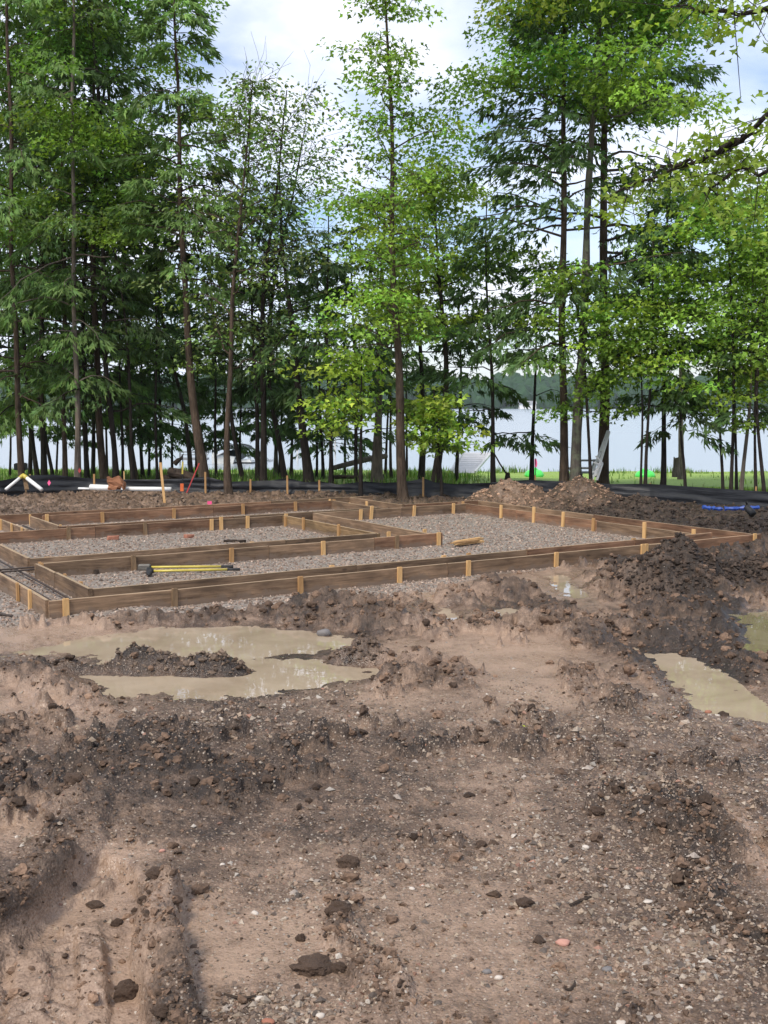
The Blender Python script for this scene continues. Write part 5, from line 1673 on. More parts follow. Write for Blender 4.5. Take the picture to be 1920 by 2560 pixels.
# picnic table
pt = empty('picnic_table', dp(1471, 1196, 24.0), 'grey weathered picnic table between the grey maple and the white ladder', 'table')
yy = 24.0
for k in range(4):
    c = dp(1472, 1151, yy + k * .15); mb = MB(); mb.box(c, (.62, .135, .04)); mb.build('top_board', GREYP, pt)
for k, dy in ((0, -.55), (1, 1.05)):
    c = dp(1472, 1177, yy); c[1] += dy
    mb = MB(); mb.box(c, (.66, .24, .04)); mb.build('bench', GREYP, pt)
for sx in (-.24, .24):
    c = dp(1472, 1151, yy); g = dp(1472, 1196, yy)
    for d0, d1 in ((-.12, -.55), (.55, 1.0)):
        mb = MB(); mb.bar((c[0] + sx, yy + d0, c[2] - .02), (c[0] + sx, yy + d1, g[2] - .05), .05, .07); mb.build('leg', GREYP, pt)
    mb = MB(); mb.bar((c[0] + sx, yy - .5, c[2] - .25), (c[0] + sx, yy + 1.0, c[2] - .25), .04, .07); mb.build('cross_beam', GREYP, pt)

# slatted ramp
rp = empty('dock_ramp', dp(1180, 1182, 30.0), 'pale grey slatted dock ramp propped on the shore left of the slim hemlock', 'ramp')
BL, BR_, TR, TL = dp(1127, 1182, 29.6), dp(1188, 1182, 29.6), dp(1231, 1131, 30.9), dp(1157, 1131, 30.9)
nrm = np.cross(BR_ - BL, TL - BL); nrm /= np.linalg.norm(nrm)
for k in range(11):
    q0, q1 = (k + .06) / 11, (k + .94) / 11
    P_ = [BL + (TL - BL) * q0, BR_ + (TR - BR_) * q0, BR_ + (TR - BR_) * q1, BL + (TL - BL) * q1]
    mb = MB(); mb.add(P_ + [p_ - nrm * .02 for p_ in P_], [(0, 1, 2, 3), (7, 6, 5, 4), (0, 4, 5, 1), (1, 5, 6, 2), (2, 6, 7, 3), (3, 7, 4, 0)]); mb.build('slat', simple('bleached_plank', (.62, .62, .62), (.50, .50, .51), 5, .6) if k == 0 else bpy.data.materials['bleached_plank'], rp)
for a, b in ((BL, TL), (BR_, TR)):
    mb = MB(); mb.bar(a + nrm * .03, b + nrm * .03, .06, .06); mb.build('side_rail', ALU, rp)
for a in (TL, TR):
    mb = MB(); mb.bar(a, (a[0], a[1] + .1, -.75), .05, .05); mb.build('prop', ALU, rp)
# stick and tiny stump beside the ramp
mb = MB(); mb.tube([dp(1229, 1122, 22.5), dp(1250, 1160, 22.2), dp(1274, 1196, 21.8)], [.014, .017, .020], 6); tag(mb.build('pole', ROOT), 'thin dark pole leaning right of the slatted ramp', 'pole')


def stump(u, v, y, r, h, label, mat, seed):
    rng = np.random.default_rng(seed)
    c = dp(u, v, y); n = 12
    vs, fs = [], []
    for i, (z, k) in enumerate(((-.12, 1.5), (.0, 1.28), (.1 * h / .3, 1.06), (h * .8, .98), (h, .94))):
        for j in range(n):
            a = 2 * math.pi * j / n
            rr = r * k * (1 + (.16 if i < 3 else .08) * math.sin(3 * a + seed) + .05 * rng.normal())
            vs.append((math.cos(a) * rr, math.sin(a) * rr, z + (.03 * math.sin(a * 2 + seed) if i == 4 else 0)))
    for i in range(4):
        for j in range(n): fs.append((i * n + j, i * n + (j + 1) % n, (i + 1) * n + (j + 1) % n, (i + 1) * n + j))
    fs.append(tuple(range(4 * n, 5 * n)))
    mb = MB(); mb.add(vs, fs)
    o = link('stump', mb.mesh('stump'), mat); o.location = c
    return tag(o, label, 'stump')


stump(1690, 1180, 26.0, .075, .34, 'cut grey tree stump standing on the lawn before the pale trunk', WOODG, 3)
stump(1269, 1200, 21.8, .05, .13, 'small low stump at the foot of the thin leaning pole', ROOT, 4)


def rootpile(u, v, y, w, h, n, label, seed, mat=ROOT, name='root_mass'):
    rng = np.random.default_rng(seed)
    c = dp(u, v, y); g = float(ground(np.array([c[0]]), np.array([y]), False)[0][0])
    e = empty(name, (c[0], y, g), label, 'stump')
    mb = MB()
    bm = bmesh.new(); bmesh.ops.create_icosphere(bm, subdivisions=3, radius=1)
    V = np.array([q.co[:] for q in bm.verts]); F = [[q.index for q in f.verts] for f in bm.faces]; bm.free()
    V = V * np.array([w * .42, w * .3, h * .5]) * (1 + .5 * fbm(V[:, 0] * 1.8 + seed, V[:, 2] * 1.8 + V[:, 1], 4, seed))[:, None]
    mb.add(V + np.array([0, 0, h * .3]), F)
    link('root_plate', mb.mesh('root_plate'), mat, e)
    mb = MB()
    for k in range(n):
        a = rng.uniform(0, math.pi); L = rng.uniform(.5, 1.0)
        p0 = np.array([rng.normal(0, w * .12), rng.normal(0, .08), h * .3])
        d = np.array([math.cos(a) * w * .55, rng.normal(0, .15), math.sin(a) * h * .8]) * L
        pts = [p0 + d * q + rng.normal(0, .03, 3) * q for q in np.linspace(0, 1, 5)]
        pts[-1] += np.array([0, 0, rng.uniform(-.1, .1)])
        r = rng.uniform(.012, .032)
        mb.tube(pts, [r, r * .8, r * .6, r * .4, r * .2], 5)
    o = link('roots', mb.mesh('roots'), mat, e); o['kind'] = 'stuff'
    return e


rp1 = rootpile(443, 1184, 21.6, .72, .46, 26, 'dark upturned stump with broken roots behind the black fence on the left', 5)
mb = MB(); mb.tube([dp(425, 1180, 21.4), dp(450, 1184, 21.3), dp(490, 1196, 21.2)], [.10, .10, .08], 9); mb.build('log', ROOT, rp1)
mb = MB(); mb.tube([dp(436, 1160, 21.6), dp(446, 1150, 21.6), dp(453, 1146, 21.7), dp(458, 1135, 21.7)], [.06, .045, .03, .012], 6); mb.build('broken_root', ROOT, rp1)
rootpile(1142, 1202, 20.6, .50, .20, 40, 'small tangle of dead roots behind the black fence left of the slim hemlock', 8)
rootpile(925, 1196, 20.9, .60, .20, 30, 'pale tangle of dead roots and branches at the foot of the thick grey trunk', 9, WOODG)
# fallen log
mb = MB(); mb.tube([dp(832, 1170, 23.2), dp(870, 1160, 23.4), dp(935, 1144, 24.0), dp(966, 1140, 24.2)], [.055, .06, .065, .06], 9); tag(mb.build('fallen_log', WOODG, smooth=True), 'fallen grey log propped behind the thick grey trunk', 'log')
mb = MB(); mb.tube([dp(822, 1194, 20.9), dp(850, 1192, 21), dp(900, 1193, 21.2)], [.035, .04, .03], 8); tag(mb.build('fallen_log', ROOT, smooth=True), 'low dark log in the grass right of the straight dark trunk', 'log')
# black box by the water
e = empty('black_box', dp(52, 1178, 25.5), 'black box on a post behind the brown cedar at the far left', 'box')
MB().box(dp(52, 1167, 25.5), (.26, .2, .15)).build('case', BLK, e)
MB().box(dp(52, 1159, 25.5), (.20, .24, .03)).build('lid', BLK, e)
MB().bar(dp(58, 1200, 25.5), dp(58, 1175, 25.5), .05, .05).build('post', BLK, e)

# boat lift with a covered boat, and a dock, in the lake at the left
bl = empty('boat_lift', dp(560, 1165, 42.0), 'boat lift standing in the lake behind the crooked pale trunk', 'boat lift')
Y0, Y1 = 41.0, 44.0
for (u, y) in ((533, Y0), (600, Y0), (541, Y1), (604, Y1)):
    mb = MB(); mb.bar(dp(u, 1180, y), dp(u, 1118, y), .08, .08); mb.build('post', ALU, bl)
for v in (1163, 1121):
    for y in (Y0, Y1):
        mb = MB(); mb.bar(dp(530, v, y), dp(606, v, y), .07, .07); mb.build('beam', ALU, bl)
cn = MB(); P0, P1 = dp(532, 1124, Y0 - .2), dp(604, 1124, Y0 - .2)
vs, fs = [], []
for i in range(9):
    an = math.pi * i / 8
    for y in (Y0 - .3, Y1 + .3):
        x_ = P0[0] + (P1[0] - P0[0]) * (1 - math.cos(an)) / 2
        vs.append((x_, y, P0[2] - .05 + .16 * math.sin(an)))
for i in range(8): fs.append((2 * i, 2 * i + 1, 2 * i + 3, 2 * i + 2))
o0 = len(vs); vs2 = [(a, b, c - .06) for a, b, c in vs]; vs += vs2
for i in range(8): fs.append((o0 + 2 * i + 2, o0 + 2 * i + 3, o0 + 2 * i + 1, o0 + 2 * i))
for i in range(8): fs += [(2 * i, 2 * i + 2, o0 + 2 * i + 2, o0 + 2 * i), (2 * i + 3, 2 * i + 1, o0 + 2 * i + 1, o0 + 2 * i + 3)]
fs += [(0, o0, o0 + 1, 1), (16, 17, o0 + 17, o0 + 16)]
cn.add(vs, fs); cn.build('canopy', CANV, bl)
bt = empty('motor_boat', dp(568, 1160, 42.0), 'covered boat with a pale hull hanging in the boat lift', 'boat')
vs, fs = [], []
for i in range(9):
    q = i / 8; w = (1 - max(0, q - .45) ** 2 * 3.0)
    y = Y0 - .1 + q * 3.0; c = dp(568, 1150, 42.0)
    for (sx, zz) in ((-1, .30), (-.85, .05), (0, -.10), (.85, .05), (1, .30), (0, .36)):
        vs.append((c[0] + sx * .45 * max(.06, w), y, c[2] - .12 + zz + .12 * q * q))
for i in range(8):
    for j in range(6): fs.append((i * 6 + j, i * 6 + (j + 1) % 6, i * 6 + 6 + (j + 1) % 6, i * 6 + 6 + j))
fs += [tuple(range(5, -1, -1)), tuple(range(48, 54))]
mb = MB(); mb.add(vs, fs); mb.build('hull', ALU, bt)
mb = MB()
c = dp(575, 1143, Y0)
mb.add([(c[0] - .3, Y0 + .2, c[2] - .1), (c[0] + .42, Y0 + .2, c[2] - .1), (c[0] + .42, Y0 + 2, c[2] - .05), (c[0] - .3, Y0 + 2, c[2] - .05), (c[0] - .2, Y0 + .4, c[2] + .25), (c[0] + .36, Y0 + .4, c[2] + .25), (c[0] + .34, Y0 + 1.6, c[2] + .2), (c[0] - .2, Y0 + 1.6, c[2] + .2)], [(0, 3, 2, 1), (4, 5, 6, 7), (0, 1, 5, 4), (1, 2, 6, 5), (2, 3, 7, 6), (3, 0, 4, 7)])
mb.build('cover', CANV, bt)
dk = empty('dock', dp(480, 1165, 40.0), 'metal dock with railings in the lake behind the upturned stump', 'dock')
for v, th in ((1130, .05), (1137, .03), (1147, .08)):
    mb = MB(); mb.bar(dp(448, v, 40.0), dp(520, v, 40.0), .06 if v < 1145 else .5, th); mb.build('rail' if v < 1145 else 'deck', GREYP, dk)
for u in (450, 470, 492, 516):
    mb = MB(); mb.bar(dp(u, 1176, 40.0), dp(u, 1127, 40.0), .05, .05); mb.build('post', GREYP, dk)
dk2 = empty('dock', dp(650, 1165, 42.0), 'pale pier reaching into the lake right of the boat lift', 'dock')
mb = MB(); mb.bar(dp(604, 1152, 41.0), dp(660, 1151, 43.0), .8, .10); mb.build('deck', ALU, dk2)
for u in (616, 634, 652):
    mb = MB(); mb.bar(dp(u, 1176, 42.0), dp(u, 1150, 42.0), .05, .05); mb.build('post', ALU, dk2)
for u, y, lab in ((744, 42, 'left one of two thin mooring posts in the lake behind the bright sapling'), (743 + 95, 44, 'right one of two thin mooring posts in the lake behind the bright sapling')):
    mb = MB(); mb.bar(dp(u, 1180, y), dp(u, 1100, y), .035, n=6); tag(mb.build('mooring_post', ALU), lab, 'post')

# small far things across the lake
e = empty('pontoon_boat', dp(1568, 1020, 560), 'tiny white pontoon boat at the far shore right of the thickest trunk', 'boat')
MB().box(dp(1568, 1019.0, 560), (7.5, 3, .8)).build('deck', ALU, e)
MB().box(dp(1568, 1015.5, 560), (8.0, 3, .5)).build('roof', WHT, e)
for s_ in (-3, 0, 3):
    c = dp(1568, 1018, 560); MB().box((c[0] + s_, 560, c[2] + .25), (.25, .25, 1.0)).build('post', ALU, e)
for u, lab in ((1318, 'small pale lake house on the far shore behind the slim hemlock'), (1700, 'small pale lake house on the far shore behind the dark young hemlock')):
    e = empty('lake_house', dp(u, 1021, 598), lab, 'house')
    c = dp(u, 1018.5, 598); w_ = 9
    MB().box((c[0], 598, c[2] + .2), (w_, 6, 3.4)).build('wall', WHT, e)
    MB().add([(c[0] - w_ * .55, 594.5, c[2] + 1.9), (c[0] + w_ * .55, 594.5, c[2] + 1.9), (c[0] + w_ * .55, 601.5, c[2] + 1.9), (c[0] - w_ * .55, 601.5, c[2] + 1.9), (c[0] - w_ * .55, 598, c[2] + 3.6), (c[0] + w_ * .55, 598, c[2] + 3.6)], [(0, 1, 5, 4), (2, 3, 4, 5), (0, 4, 3), (1, 2, 5), (3, 2, 1, 0)]).build('roof', GREYP, e)

# single stones, bricks and clods that stand out in the foreground


def stone(name, u, v, wpx, mat, label, cat, seed, flat=.55, kind='ico'):
    p = gp(u, v, 0.0)
    z = gz(p[0], p[1]); p = gp(u, v, z)
    z = gz(p[0], p[1])
    s = wpx / FPX * math.hypot(p[1], CAM_H) / 2
    rng = np.random.default_rng(seed)
    bm = bmesh.new(); bmesh.ops.create_icosphere(bm, subdivisions=2 if kind == 'ico' else 4, radius=1)
    for q in bm.verts:
        c = np.array(q.co[:]); 
        d = fbm(np.array([c[0] * 1.1 + seed * 3.7 + c[2]]), np.array([c[1] * 1.1 - seed + c[2] * .6]), 4 if kind == 'clod' else 2, seed)[0]
        q.co = c * ((1 + .45 * d + .10 * fbm(np.array([c[0] * 5 + seed]), np.array([c[1] * 5 + c[2] * 4]), 3, seed + 3)[0]) if kind == 'clod' else 1 + .35 * d) * np.array([1, .75, flat])
    me = bpy.data.meshes.new(name); bm.to_mesh(me); bm.free()
    me.polygons.foreach_set('use_smooth', [kind == 'ico'] * len(me.polygons))
    o = link(name, me, mat); o.location = (p[0], p[1], z + s * flat * .35); o.scale = (s, s, s); o.rotation_euler = (0, 0, rng.uniform(-.6, .6))
    return tag(o, label, cat)


stone('brick_fragment', 1408, 2360, 34, PINKM, 'pink brick fragment on the gravelly mud at the lower right', 'brick', 1, .5)
stone('brick_fragment', 671, 2553, 30, BRKM, 'orange brick fragment cut by the bottom edge', 'brick', 2, .4)
stone('stone', 637, 2285, 20, PALEM, 'white pebble on the mud between the two lower ruts and the centre', 'stone', 3)
stone('stone', 556, 2164, 14, PALEM, 'small white pebble above the left tyre ridge, alone on brown mud', 'stone', 4)
stone('stone', 1518, 2425, 26, GREYM, 'dark stone with a pale top at the lower right below the pink brick', 'stone', 5)
stone('stone', 1246, 2446, 20, PALEM, 'pale oval pebble beside a dark one at the bottom right of centre', 'stone', 6)
stone('stone', 1217, 2431, 22, GREYM, 'dark oval pebble beside a pale one at the bottom right of centre', 'stone', 7)
stone('stone', 1721, 2283, 20, PALEM, 'angular white stone standing in the gravel at the right', 'stone', 8, .8)
stone('stone', 1620, 2258, 24, PALEM, 'flat cream stone left of the angular white one', 'stone', 9, .3)
stone('stone', 1553, 2546, 28, PALEM, 'flat yellowish chip of stone near the bottom edge at the right', 'stone', 10, .2)
stone('stone', 1464, 2121, 18, PALEM, 'bright white pebble in the gravel right of centre', 'stone', 11)
stone('stone', 1030, 2224, 16, PALEM, 'pale pebble right of the dark clump at the centre', 'stone', 12)
stone('stone', 405, 2126, 15, PINKM, 'small pink pebble below the tyre cleats at the left', 'stone', 13)
stone('stone', 800, 2542, 24, PALEM, 'pale round pebble in the gravel patch at the bottom left of centre', 'stone', 14)
stone('stone', 648, 2498, 26, PALEM, 'largest cream pebble of the gravel patch beside the left rut', 'stone', 15, .5)
stone('stone', 810, 1532, 34, GREYM, 'smooth grey rock on the mud ridge in front of the boards', 'stone', 16, .7)
stone('brick_fragment', 1770, 1778, 20, BRKM, 'red brick fragment at the near edge of the right puddle', 'brick', 17)
SOILC = simple('dark_wet_clod', (.155, .099, .067), (.048, .030, .020), 30, .75, .35, .8, .012)
for i, (u, v, w, f, lab) in enumerate([
        (781, 2425, 92, .5, 'largest flat clod of soil on the smooth patch at the bottom centre'), (318, 2488, 66, .75, 'rounded clod standing alone on the smooth floor of the left rut'), (292, 2313, 26, .7, 'small round clod in the left rut above the bigger one'),
        (338, 2268, 20, .8, 'tiny round clod near the head of the left rut'), (238, 2260, 44, .35, 'flat clod on the smooth mud at the head of the left rut'), (395, 2230, 52, .45, 'long clod just above the right ridge of the left rut'),
        (752, 2350, 24, .9, 'upright dark clod on the smooth tan patch'), (845, 2290, 60, .8, 'tall clump of clods right of the smooth tan patch'), (870, 2160, 56, .6, 'dark clump of soil left of the centre of the picture'),
        (845, 2425, 36, .7, 'round clod right beside the largest flat one'), (405, 2495, 46, .6, 'clod leaning on the foot of the right ridge'), (1310, 2262, 44, .6, 'dark clod heap in the gravel left of the cream stone'),
        (1492, 2030, 40, .7, 'black angular clod in the gravel at the upper right'), (185, 1995, 50, .7, 'broad black clod above the left tyre ridge')]):
    stone('mud_clod', u, v, w, SOILC, lab, 'clod', 40 + i, f, 'clod')
# leaf and twig
p = gp(1304, 1838); z_ = gz(p[0], p[1]) + .012
mb = MB(); mb.add([(p[0] + a * .03, p[1] + b * .03, z_ + c * .03) for a, b, c in ((-1.3, .2, 0), (-.4, .8, .2), (.2, .3, .35), (1.1, .6, .1), (.6, -.2, .3), (1.0, -.9, .1), (-.1, -.4, .4), (-.9, -.9, 0), (-.4, -.1, .3))], [(0, 8, 2, 1), (2, 4, 3), (4, 6, 5), (6, 8, 7), (8, 6, 4, 2)])
tag(mb.build('fallen_leaf', LEAFY), 'yellow green maple leaf lying on the gravelly mud right of centre', 'leaf')
pts = [gp(u, v, .0) for u, v in ((1412, 2473), (1425, 2472), (1434, 2462), (1438, 2450))]
pts = [np.array([q[0], q[1], gz(q[0], q[1]) + .006]) for q in pts]
mb = MB(); mb.tube(pts, [.003, .004, .004, .003], 5); tag(mb.build('twig', ROOT), 'short curved dark twig on the mud below the pink brick', 'twig')
pts = [gp(u, v, .0) for u, v in ((1425, 2262), (1450, 2250), (1478, 2243))]
pts = [np.array([q[0], q[1], gz(q[0], q[1]) + .008]) for q in pts]
mb = MB(); mb.tube(pts, [.004, .005, .004], 5); tag(mb.build('twig', ROOT), 'brown twig in the gravel right of the dark clod heap', 'twig')
pts = [gp(u, v, .0) for u, v in ((560, 2492), (590, 2500), (615, 2502), (640, 2497))]
pts = [np.array([q[0], q[1], gz(q[0], q[1]) + .012]) for q in pts]
mb = MB(); mb.tube(pts, [.003, .004, .004, .003], 5); tag(mb.build('twig', ROOT), 'long thin twig right of the left rut near the bottom', 'twig')
# ------------------------------------------------------------------ loose stuff: pebbles, clods, crushed stone, grass
def rock_protos(n, kind, seed):
    rng = np.random.default_rng(seed)
    import bmesh
    out = []
    for i in range(n):
        bm = bmesh.new()
        if kind == 'oct':
            v = np.array([(1, 0, 0), (-1, 0, 0), (0, 1, 0), (0, -1, 0), (0, 0, 1), (0, 0, -1)], float)
            f = np.array([(0, 2, 4), (2, 1, 4), (1, 3, 4), (3, 0, 4), (2, 0, 5), (1, 2, 5), (3, 1, 5), (0, 3, 5)])
            v = v * rng.uniform(.65, 1.1, (6, 1)) + rng.normal(0, .16, (6, 3))
        else:
            bmesh.ops.create_icosphere(bm, subdivisions=1 if kind == 'ico' else 2, radius=1)
            v = np.array([q.co[:] for q in bm.verts]); f = np.array([[q.index for q in p.verts] for p in bm.faces])
            v = v * (1 + rng.normal(0, .16 if kind == 'ico' else .14, (len(v), 1)))
            if kind == 'clod':
                off = rng.uniform(-50, 50, 3)
                d = fbm(v[:, 0] * 1.3 + off[0] + v[:, 2], v[:, 1] * 1.3 + off[1] - v[:, 2], 3, 7)
                v = v * (1 + .55 * d)[:, None]
        v = v * np.array([1, rng.uniform(.65, .95), rng.uniform(.5, .8)])
        bm.free(); out.append((v, f))
    return out


def scatter(name, pos, size, protos, col, mat, label, sink=.25, seed=1, tilt=.5):
    rng = np.random.default_rng(seed)
    N = len(pos)
    pid = rng.integers(0, len(protos), N)
    Vs, Fs, Cs, off = [], [], [], 0
    for p, (v, f) in enumerate(protos):
        k = np.where(pid == p)[0]; n = len(k)
        if n == 0: continue
        a = rng.uniform(0, 6.283, n); b = rng.normal(0, tilt, n)
        ca, sa, cb, sb = np.cos(a), np.sin(a), np.cos(b), np.sin(b)
        x = v[None, :, 0] * np.ones((n, 1)); y = v[None, :, 1] * cb[:, None] - v[None, :, 2] * sb[:, None]; z = v[None, :, 1] * sb[:, None] + v[None, :, 2] * cb[:, None]
        X = x * ca[:, None] - y * sa[:, None]; Y = x * sa[:, None] + y * ca[:, None]
        W = np.stack([X, Y, z], -1) * size[k][:, None, None] + pos[k][:, None, :]
        W[..., 2] += ((.5 - sink) * size[k])[:, None]
        Vs.append(W.reshape(-1, 3)); Fs.append((f[None] + (np.arange(n) * len(v))[:, None, None]).reshape(-1, 3) + off)
        Cs.append(np.repeat(np.concatenate([col[k], np.ones((n, 1))], 1), len(v), 0))
        off += n * len(v)
    me = mesh_np(name, np.concatenate(Vs), np.concatenate(Fs), False)
    set_col(me, 'tint', np.concatenate(Cs))
    return tag(link(name, me, mat), label, None, None, 'stuff')


def mat_rock(name, rough, spec, var=.35):
    m, nt, b = new_mat(name)
    co = nt.nodes.new('ShaderNodeTexCoord').outputs['Object']
    vc = nt.nodes.new('ShaderNodeVertexColor'); vc.layer_name = 'tint'
    n = nz(nt, 70, 5, .65, co)
    r = ramp(nt, n.outputs['Fac'], [(.3, 1 - var), (.7, 1 + var)])
    c = mixc(nt, 1.0, vc.outputs[0], r.outputs[0], 'MULTIPLY')
    nt.links.new(c, b.inputs['Base Color'])
    b.inputs['Roughness'].default_value = rough; b.inputs['Specular IOR Level'].default_value = spec
    bump(nt, b, n.outputs['Fac'], .7, .006)
    return m


ROCK = mat_rock('pebble_stone', .6, .4, .2)
CLODM = mat_rock('soil_clod', .8, .3, .5)


def cand(n, y0, y1, half, seed, pw=1.0):
    """random spots, about evenly spread over the picture"""
    rng = np.random.default_rng(seed)
    q = rng.random(n)
    y = 1.0 / (1.0 / y0 ** pw + q * (1.0 / y1 ** pw - 1.0 / y0 ** pw)) ** (1 / pw)
    x = rng.uniform(-1, 1, n) * (half * y + .25)
    return x, y, rng


def pebble_colours(n, rng):
    pal = np.array([(.32, .23, .165), (.42, .32, .23), (.50, .41, .32), (.60, .53, .45), (.22, .16, .12), (.36, .25, .175), (.16, .125, .10), (.42, .23, .16), (.44, .37, .31), (.28, .20, .15)])
    pr = np.array([.18, .16, .10, .05, .14, .14, .09, .02, .05, .07]); pr /= pr.sum()
    return pal[rng.choice(len(pal), n, p=pr)] * rng.uniform(.42, .82, (n, 1))


# pebbles in the churned soil
x, y, rng = cand(110000, 2.35, 7.6, .40, 11, 1.6)
z, pad, pale, wet, dark, stony, lump = ground(x, y)
pool = np.zeros(len(x), bool)
for p in PUDDLES: pool |= (z < p['z'] + .004) & (poly_sd(x, y, p['w']) < .15)
ok = (rng.random(len(x)) < np.clip(stony ** 1.5 * .75 * np.clip(.75 + 1.2 * fbm(x * 2.1, y * 2.1, 3, 901), .12, 1.3) + .06, 0, 1)) & (pad < .3) & ~pool
x, y, z = x[ok], y[ok], z[ok]
n = len(x)
sz = .0032 + .0028 * rng.exponential(1, n); sz = np.minimum(sz, .017) * np.interp(y, [2.5, 6], [.95, 1.5]) * (.85 + .5 * stony[ok])
scatter('pebbles', np.stack([x, y, z], 1), sz, rock_protos(14, 'oct', 5), pebble_colours(n, rng), ROCK, 'small tan and grey pebbles strewn over the mud', .45, 3)
print('pebbles', n)

# clods
x, y, rng = cand(90000, 2.3, 13.0, .42, 21, 1.25)
z, pad, pale, wet, dark, stony, lump = ground(x, y)
pool = np.zeros(len(x), bool)
for p in PUDDLES: pool |= (z < p['z'] + .003) & (poly_sd(x, y, p['w']) < .15)
s_, t_ = st(x, y)
infoot = (t_ > 8.0) & (s_ < 10.1)
clus = np.clip(.7 + 1.2 * fbm(x * 2.6, y * 2.6, 3, 333), 0, 1.3)
ok = (rng.random(len(x)) < np.clip(lump * clus * np.interp(y, [4.8, 6], [.62, .95]) + .06 * np.clip(1.15 - 1.2 * pale, .2, 1), 0, 1)) & (pad < .25) & ~pool & ~infoot
x, y, z, pale = x[ok], y[ok], z[ok], pale[ok]
n = len(x)
sz = (.0042 + .0050 * rng.exponential(1, n)); sz = np.minimum(sz, .04) * np.interp(y, [2.5, 5, 9], [.7, 1.0, 1.75])
cc = np.array([(.098, .062, .041)])[:] * rng.uniform(.3, 1.75, (n, 1)) * (1 + .5 * pale[:, None])
big = sz > .020
scatter('soil_clods', np.stack([x, y, z], 1)[~big], sz[~big], rock_protos(6, 'ico', 8) + rock_protos(6, 'oct', 18), cc[~big], CLODM, 'small dark crumbs of soil thrown over the mud', .35, 4)
scatter('soil_lumps', np.stack([x, y, z], 1)[big], sz[big], rock_protos(8, 'clod', 9), cc[big], CLODM, 'larger dark lumps of soil along the ruts', .4, 5)
print('clods', n, big.sum())

# clods and chunks of the soil pushed back by the digger, and on the heaps
x, y, rng = cand(16000, 13, 20.5, .40, 31, 1.0)
# heaps are sampled more densely
hx, hy = [], []
for m in MOUNDS:
    if m['z'] < .05: continue
    k = int(420 if m['z'] < .12 else 1700 if m['y'] < 12 else 1100)
    a = rng.uniform(0, 6.28, k); r = np.sqrt(rng.random(k))
    hx.append(m['x'] + np.cos(a) * r * m['rx']); hy.append(m['y'] + np.sin(a) * r * m['ry'])
x = np.concatenate([x] + hx); y = np.concatenate([y] + hy)
z, pad, pale, wet, dark, stony, lump = ground(x, y)
s_, t_ = st(x, y)
infoot = (t_ > 8.0) & (s_ < 10.1) & (t_ < 14.9) & ~((s_ > 8.65) & (t_ > 13.3))
ok = (rng.random(len(x)) < np.clip(lump * .8 + .05, 0, 1)) & ~infoot
x, y, z = x[ok], y[ok], z[ok]
n = len(x)
brown0 = np.zeros(n)
for m in MOUNDS:
    if 'brown' in m['key']: brown0 = np.maximum(brown0, np.exp(-((x - m['x']) / m['rx']) ** 2 - ((y - m['y']) / m['ry']) ** 2) * 1.6 * (1.0 if m['key'] == 'heap brown' else .6))
brown0 = np.clip(brown0, 0, 1)
sz = np.minimum(.010 + .012 * rng.exponential(1, n), .05) * (1 - .25 * brown0) * np.where(y < 7.5, .6, np.where(y < 12, .75, 1.0))
brown = brown0[:, None]
left = sstep(1.0, -1.5, x)[:, None] * 1.25
cc = (np.array([(.050, .035, .026)]) * (1 - left * .75) + np.array([(.15, .108, .078)]) * left * .75) * (1 - brown) + np.array([(.29, .185, .122)]) * brown
cc = cc * rng.uniform(.45, 1.6, (n, 1))
scatter('soil_chunks', np.stack([x, y, z], 1), sz, rock_protos(5, 'ico', 12) + rock_protos(9, 'oct', 13), cc, CLODM, 'broken chunks of soil on the heaps and along the back of the site', .4, 6)

# crushed stone on the pad
rng = np.random.default_rng(41)
N = 42000
s_ = rng.uniform(1.6, 10.0, N); t_ = 7.4 + 7.4 * rng.random(N) ** 1.35
P = s_[:, None] * E1 + t_[:, None] * E2
vis = np.abs(P[:, 0]) < .40 * P[:, 1]
P = P[vis]; x, y = P[:, 0], P[:, 1]
z, pad = ground(x, y)[:2]
ok = (pad > .35) & (rng.random(len(x)) < .88)
x, y, z = x[ok], y[ok], z[ok]; n = len(x)
sz = rng.uniform(.009, .019, n)
pal = np.array([(.36, .31, .29), (.27, .23, .22), (.45, .40, .385), (.20, .175, .17), (.34, .27, .245), (.52, .48, .465), (.12, .105, .10)])
cc = pal[rng.choice(7, n, p=[.26, .22, .17, .14, .10, .05, .06])] * np.array([.88, .75, .61]) * rng.uniform(.8, 1.15, (n, 1))
scatter('crushed_stone', np.stack([x, y, z], 1), sz, rock_protos(12, 'oct', 15), cc, ROCK, 'pinkish grey crushed stone filling the board forms', .35, 7, 1.0)
print('crushed', n)


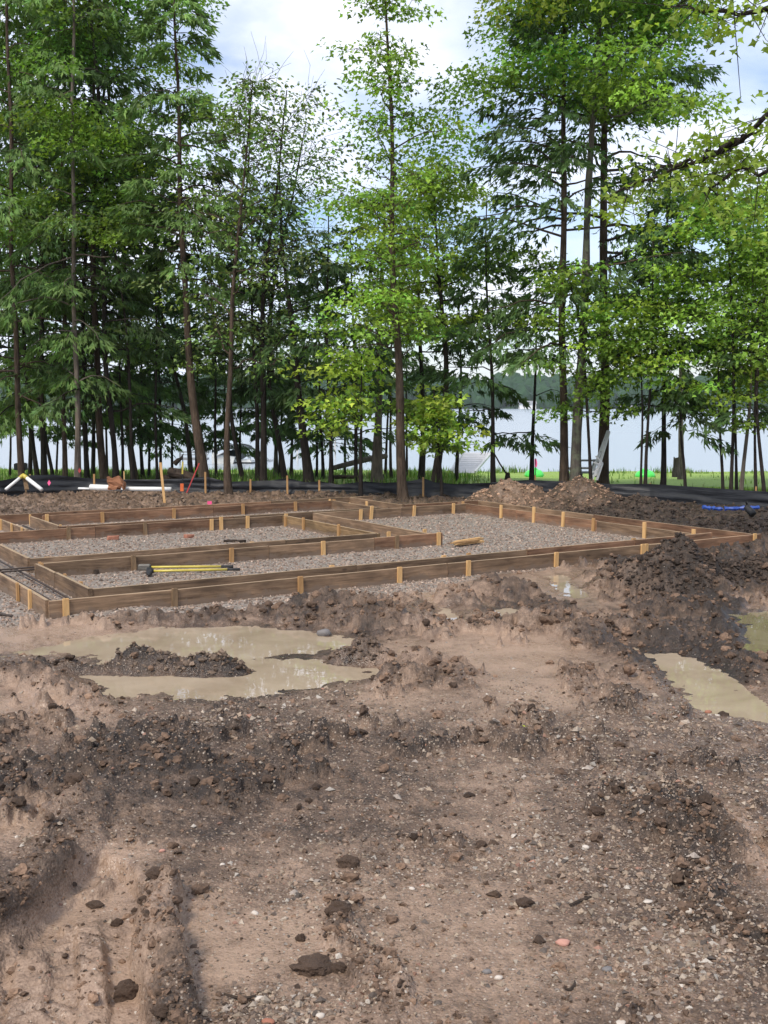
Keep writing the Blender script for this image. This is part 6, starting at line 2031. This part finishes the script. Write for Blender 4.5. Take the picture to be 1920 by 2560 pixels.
# grass: long blades on the bank, short on the lawn
def grass(name, n, x, y, hgt, label, seed, cols, wid=.012):
    rng = np.random.default_rng(seed)
    n = len(x)
    z = ground(x, y, False)[0] + .03
    a = rng.uniform(0, 6.28, n); ln = rng.normal(0, .32, n)
    dx, dy = np.cos(a), np.sin(a)
    w = wid * rng.uniform(.6, 1.4, n)
    b0 = np.stack([x - dy * w, y + dx * w, z - .03], 1); b1 = np.stack([x + dy * w, y - dx * w, z - .03], 1)
    mid = np.stack([x + dx * ln * hgt * .3, y + dy * ln * hgt * .3, z + hgt * .6], 1)
    m0 = mid + np.stack([-dy * w * .8, dx * w * .8, 0 * w], 1); m1 = mid - np.stack([-dy * w * .8, dx * w * .8, 0 * w], 1)
    tp = np.stack([x + dx * ln * hgt, y + dy * ln * hgt, z + hgt * (1 - .25 * np.abs(ln))], 1)
    tp2 = tp + np.stack([dy * .001, dx * .001, 0 * w], 1)
    V = np.stack([b0, b1, m1, m0, tp, tp2], 1).reshape(-1, 3)
    o = (np.arange(n) * 6)[:, None]
    F = np.concatenate([o + np.array([[0, 1, 2, 3]]), o + np.array([[3, 2, 5, 4]])])
    me = mesh_np(name, V, F)
    c = np.array(cols)[rng.integers(0, len(cols), n)] * rng.uniform(.7, 1.25, (n, 1))
    set_col(me, 'tint', np.repeat(np.concatenate([c, np.ones((n, 1))], 1), 6, 0))
    return tag(link(name, me, LEAF_M), label, None, None, 'stuff')


rng = np.random.default_rng(51)
n = 60000
y = rng.uniform(20.3, 35.5, n); x = rng.uniform(-.42, .42, n) * y
tall = sstep(.105, .06, x / y) * .85 + .15 * (fbm(x * .7, y * .7, 3, 61) > .25) * sstep(.105, .09, np.abs(x / y - .30)) + 0.9 * (sstep(33.0, 34.5, y) * (fbm(x * .9, y * .2, 2, 62) > -.1))
fy = np.interp(960 + FPX * x / y, [c[0] for c in LF] + [1500, 2100], [c[2] for c in LF] + [18.7, 16])
keep = (y > fy + .35) & (rng.random(n) < .8 * tall * np.clip(.75 + fbm(x * .8, y * .8, 3, 63), .1, 1))
x, y = x[keep], y[keep]; n = len(x)
hg = (.07 + .20 * np.clip(.6 + 1.2 * fbm(x * .5, y * .5, 3, 64), .1, 1.3)) * rng.uniform(.5, 1.2, n)
grass('long_grass', n, x, y, hg, 'long wild grass on the bank under the trees', 65, [(.095, .19, .032), (.13, .24, .045), (.16, .25, .06), (.075, .15, .03), (.24, .26, .11)])
print('grass', n)
rng = np.random.default_rng(52)
n = 18000
y = rng.uniform(19.6, 35, n); x = rng.uniform(.11, .42, n) * y
grass('mown_grass', n, x, y, rng.uniform(.03, .075, n), 'short bright mown lawn grass by the water', 66, [(.22, .36, .05), (.27, .42, .06), (.32, .44, .08), (.17, .30, .045)], .010)
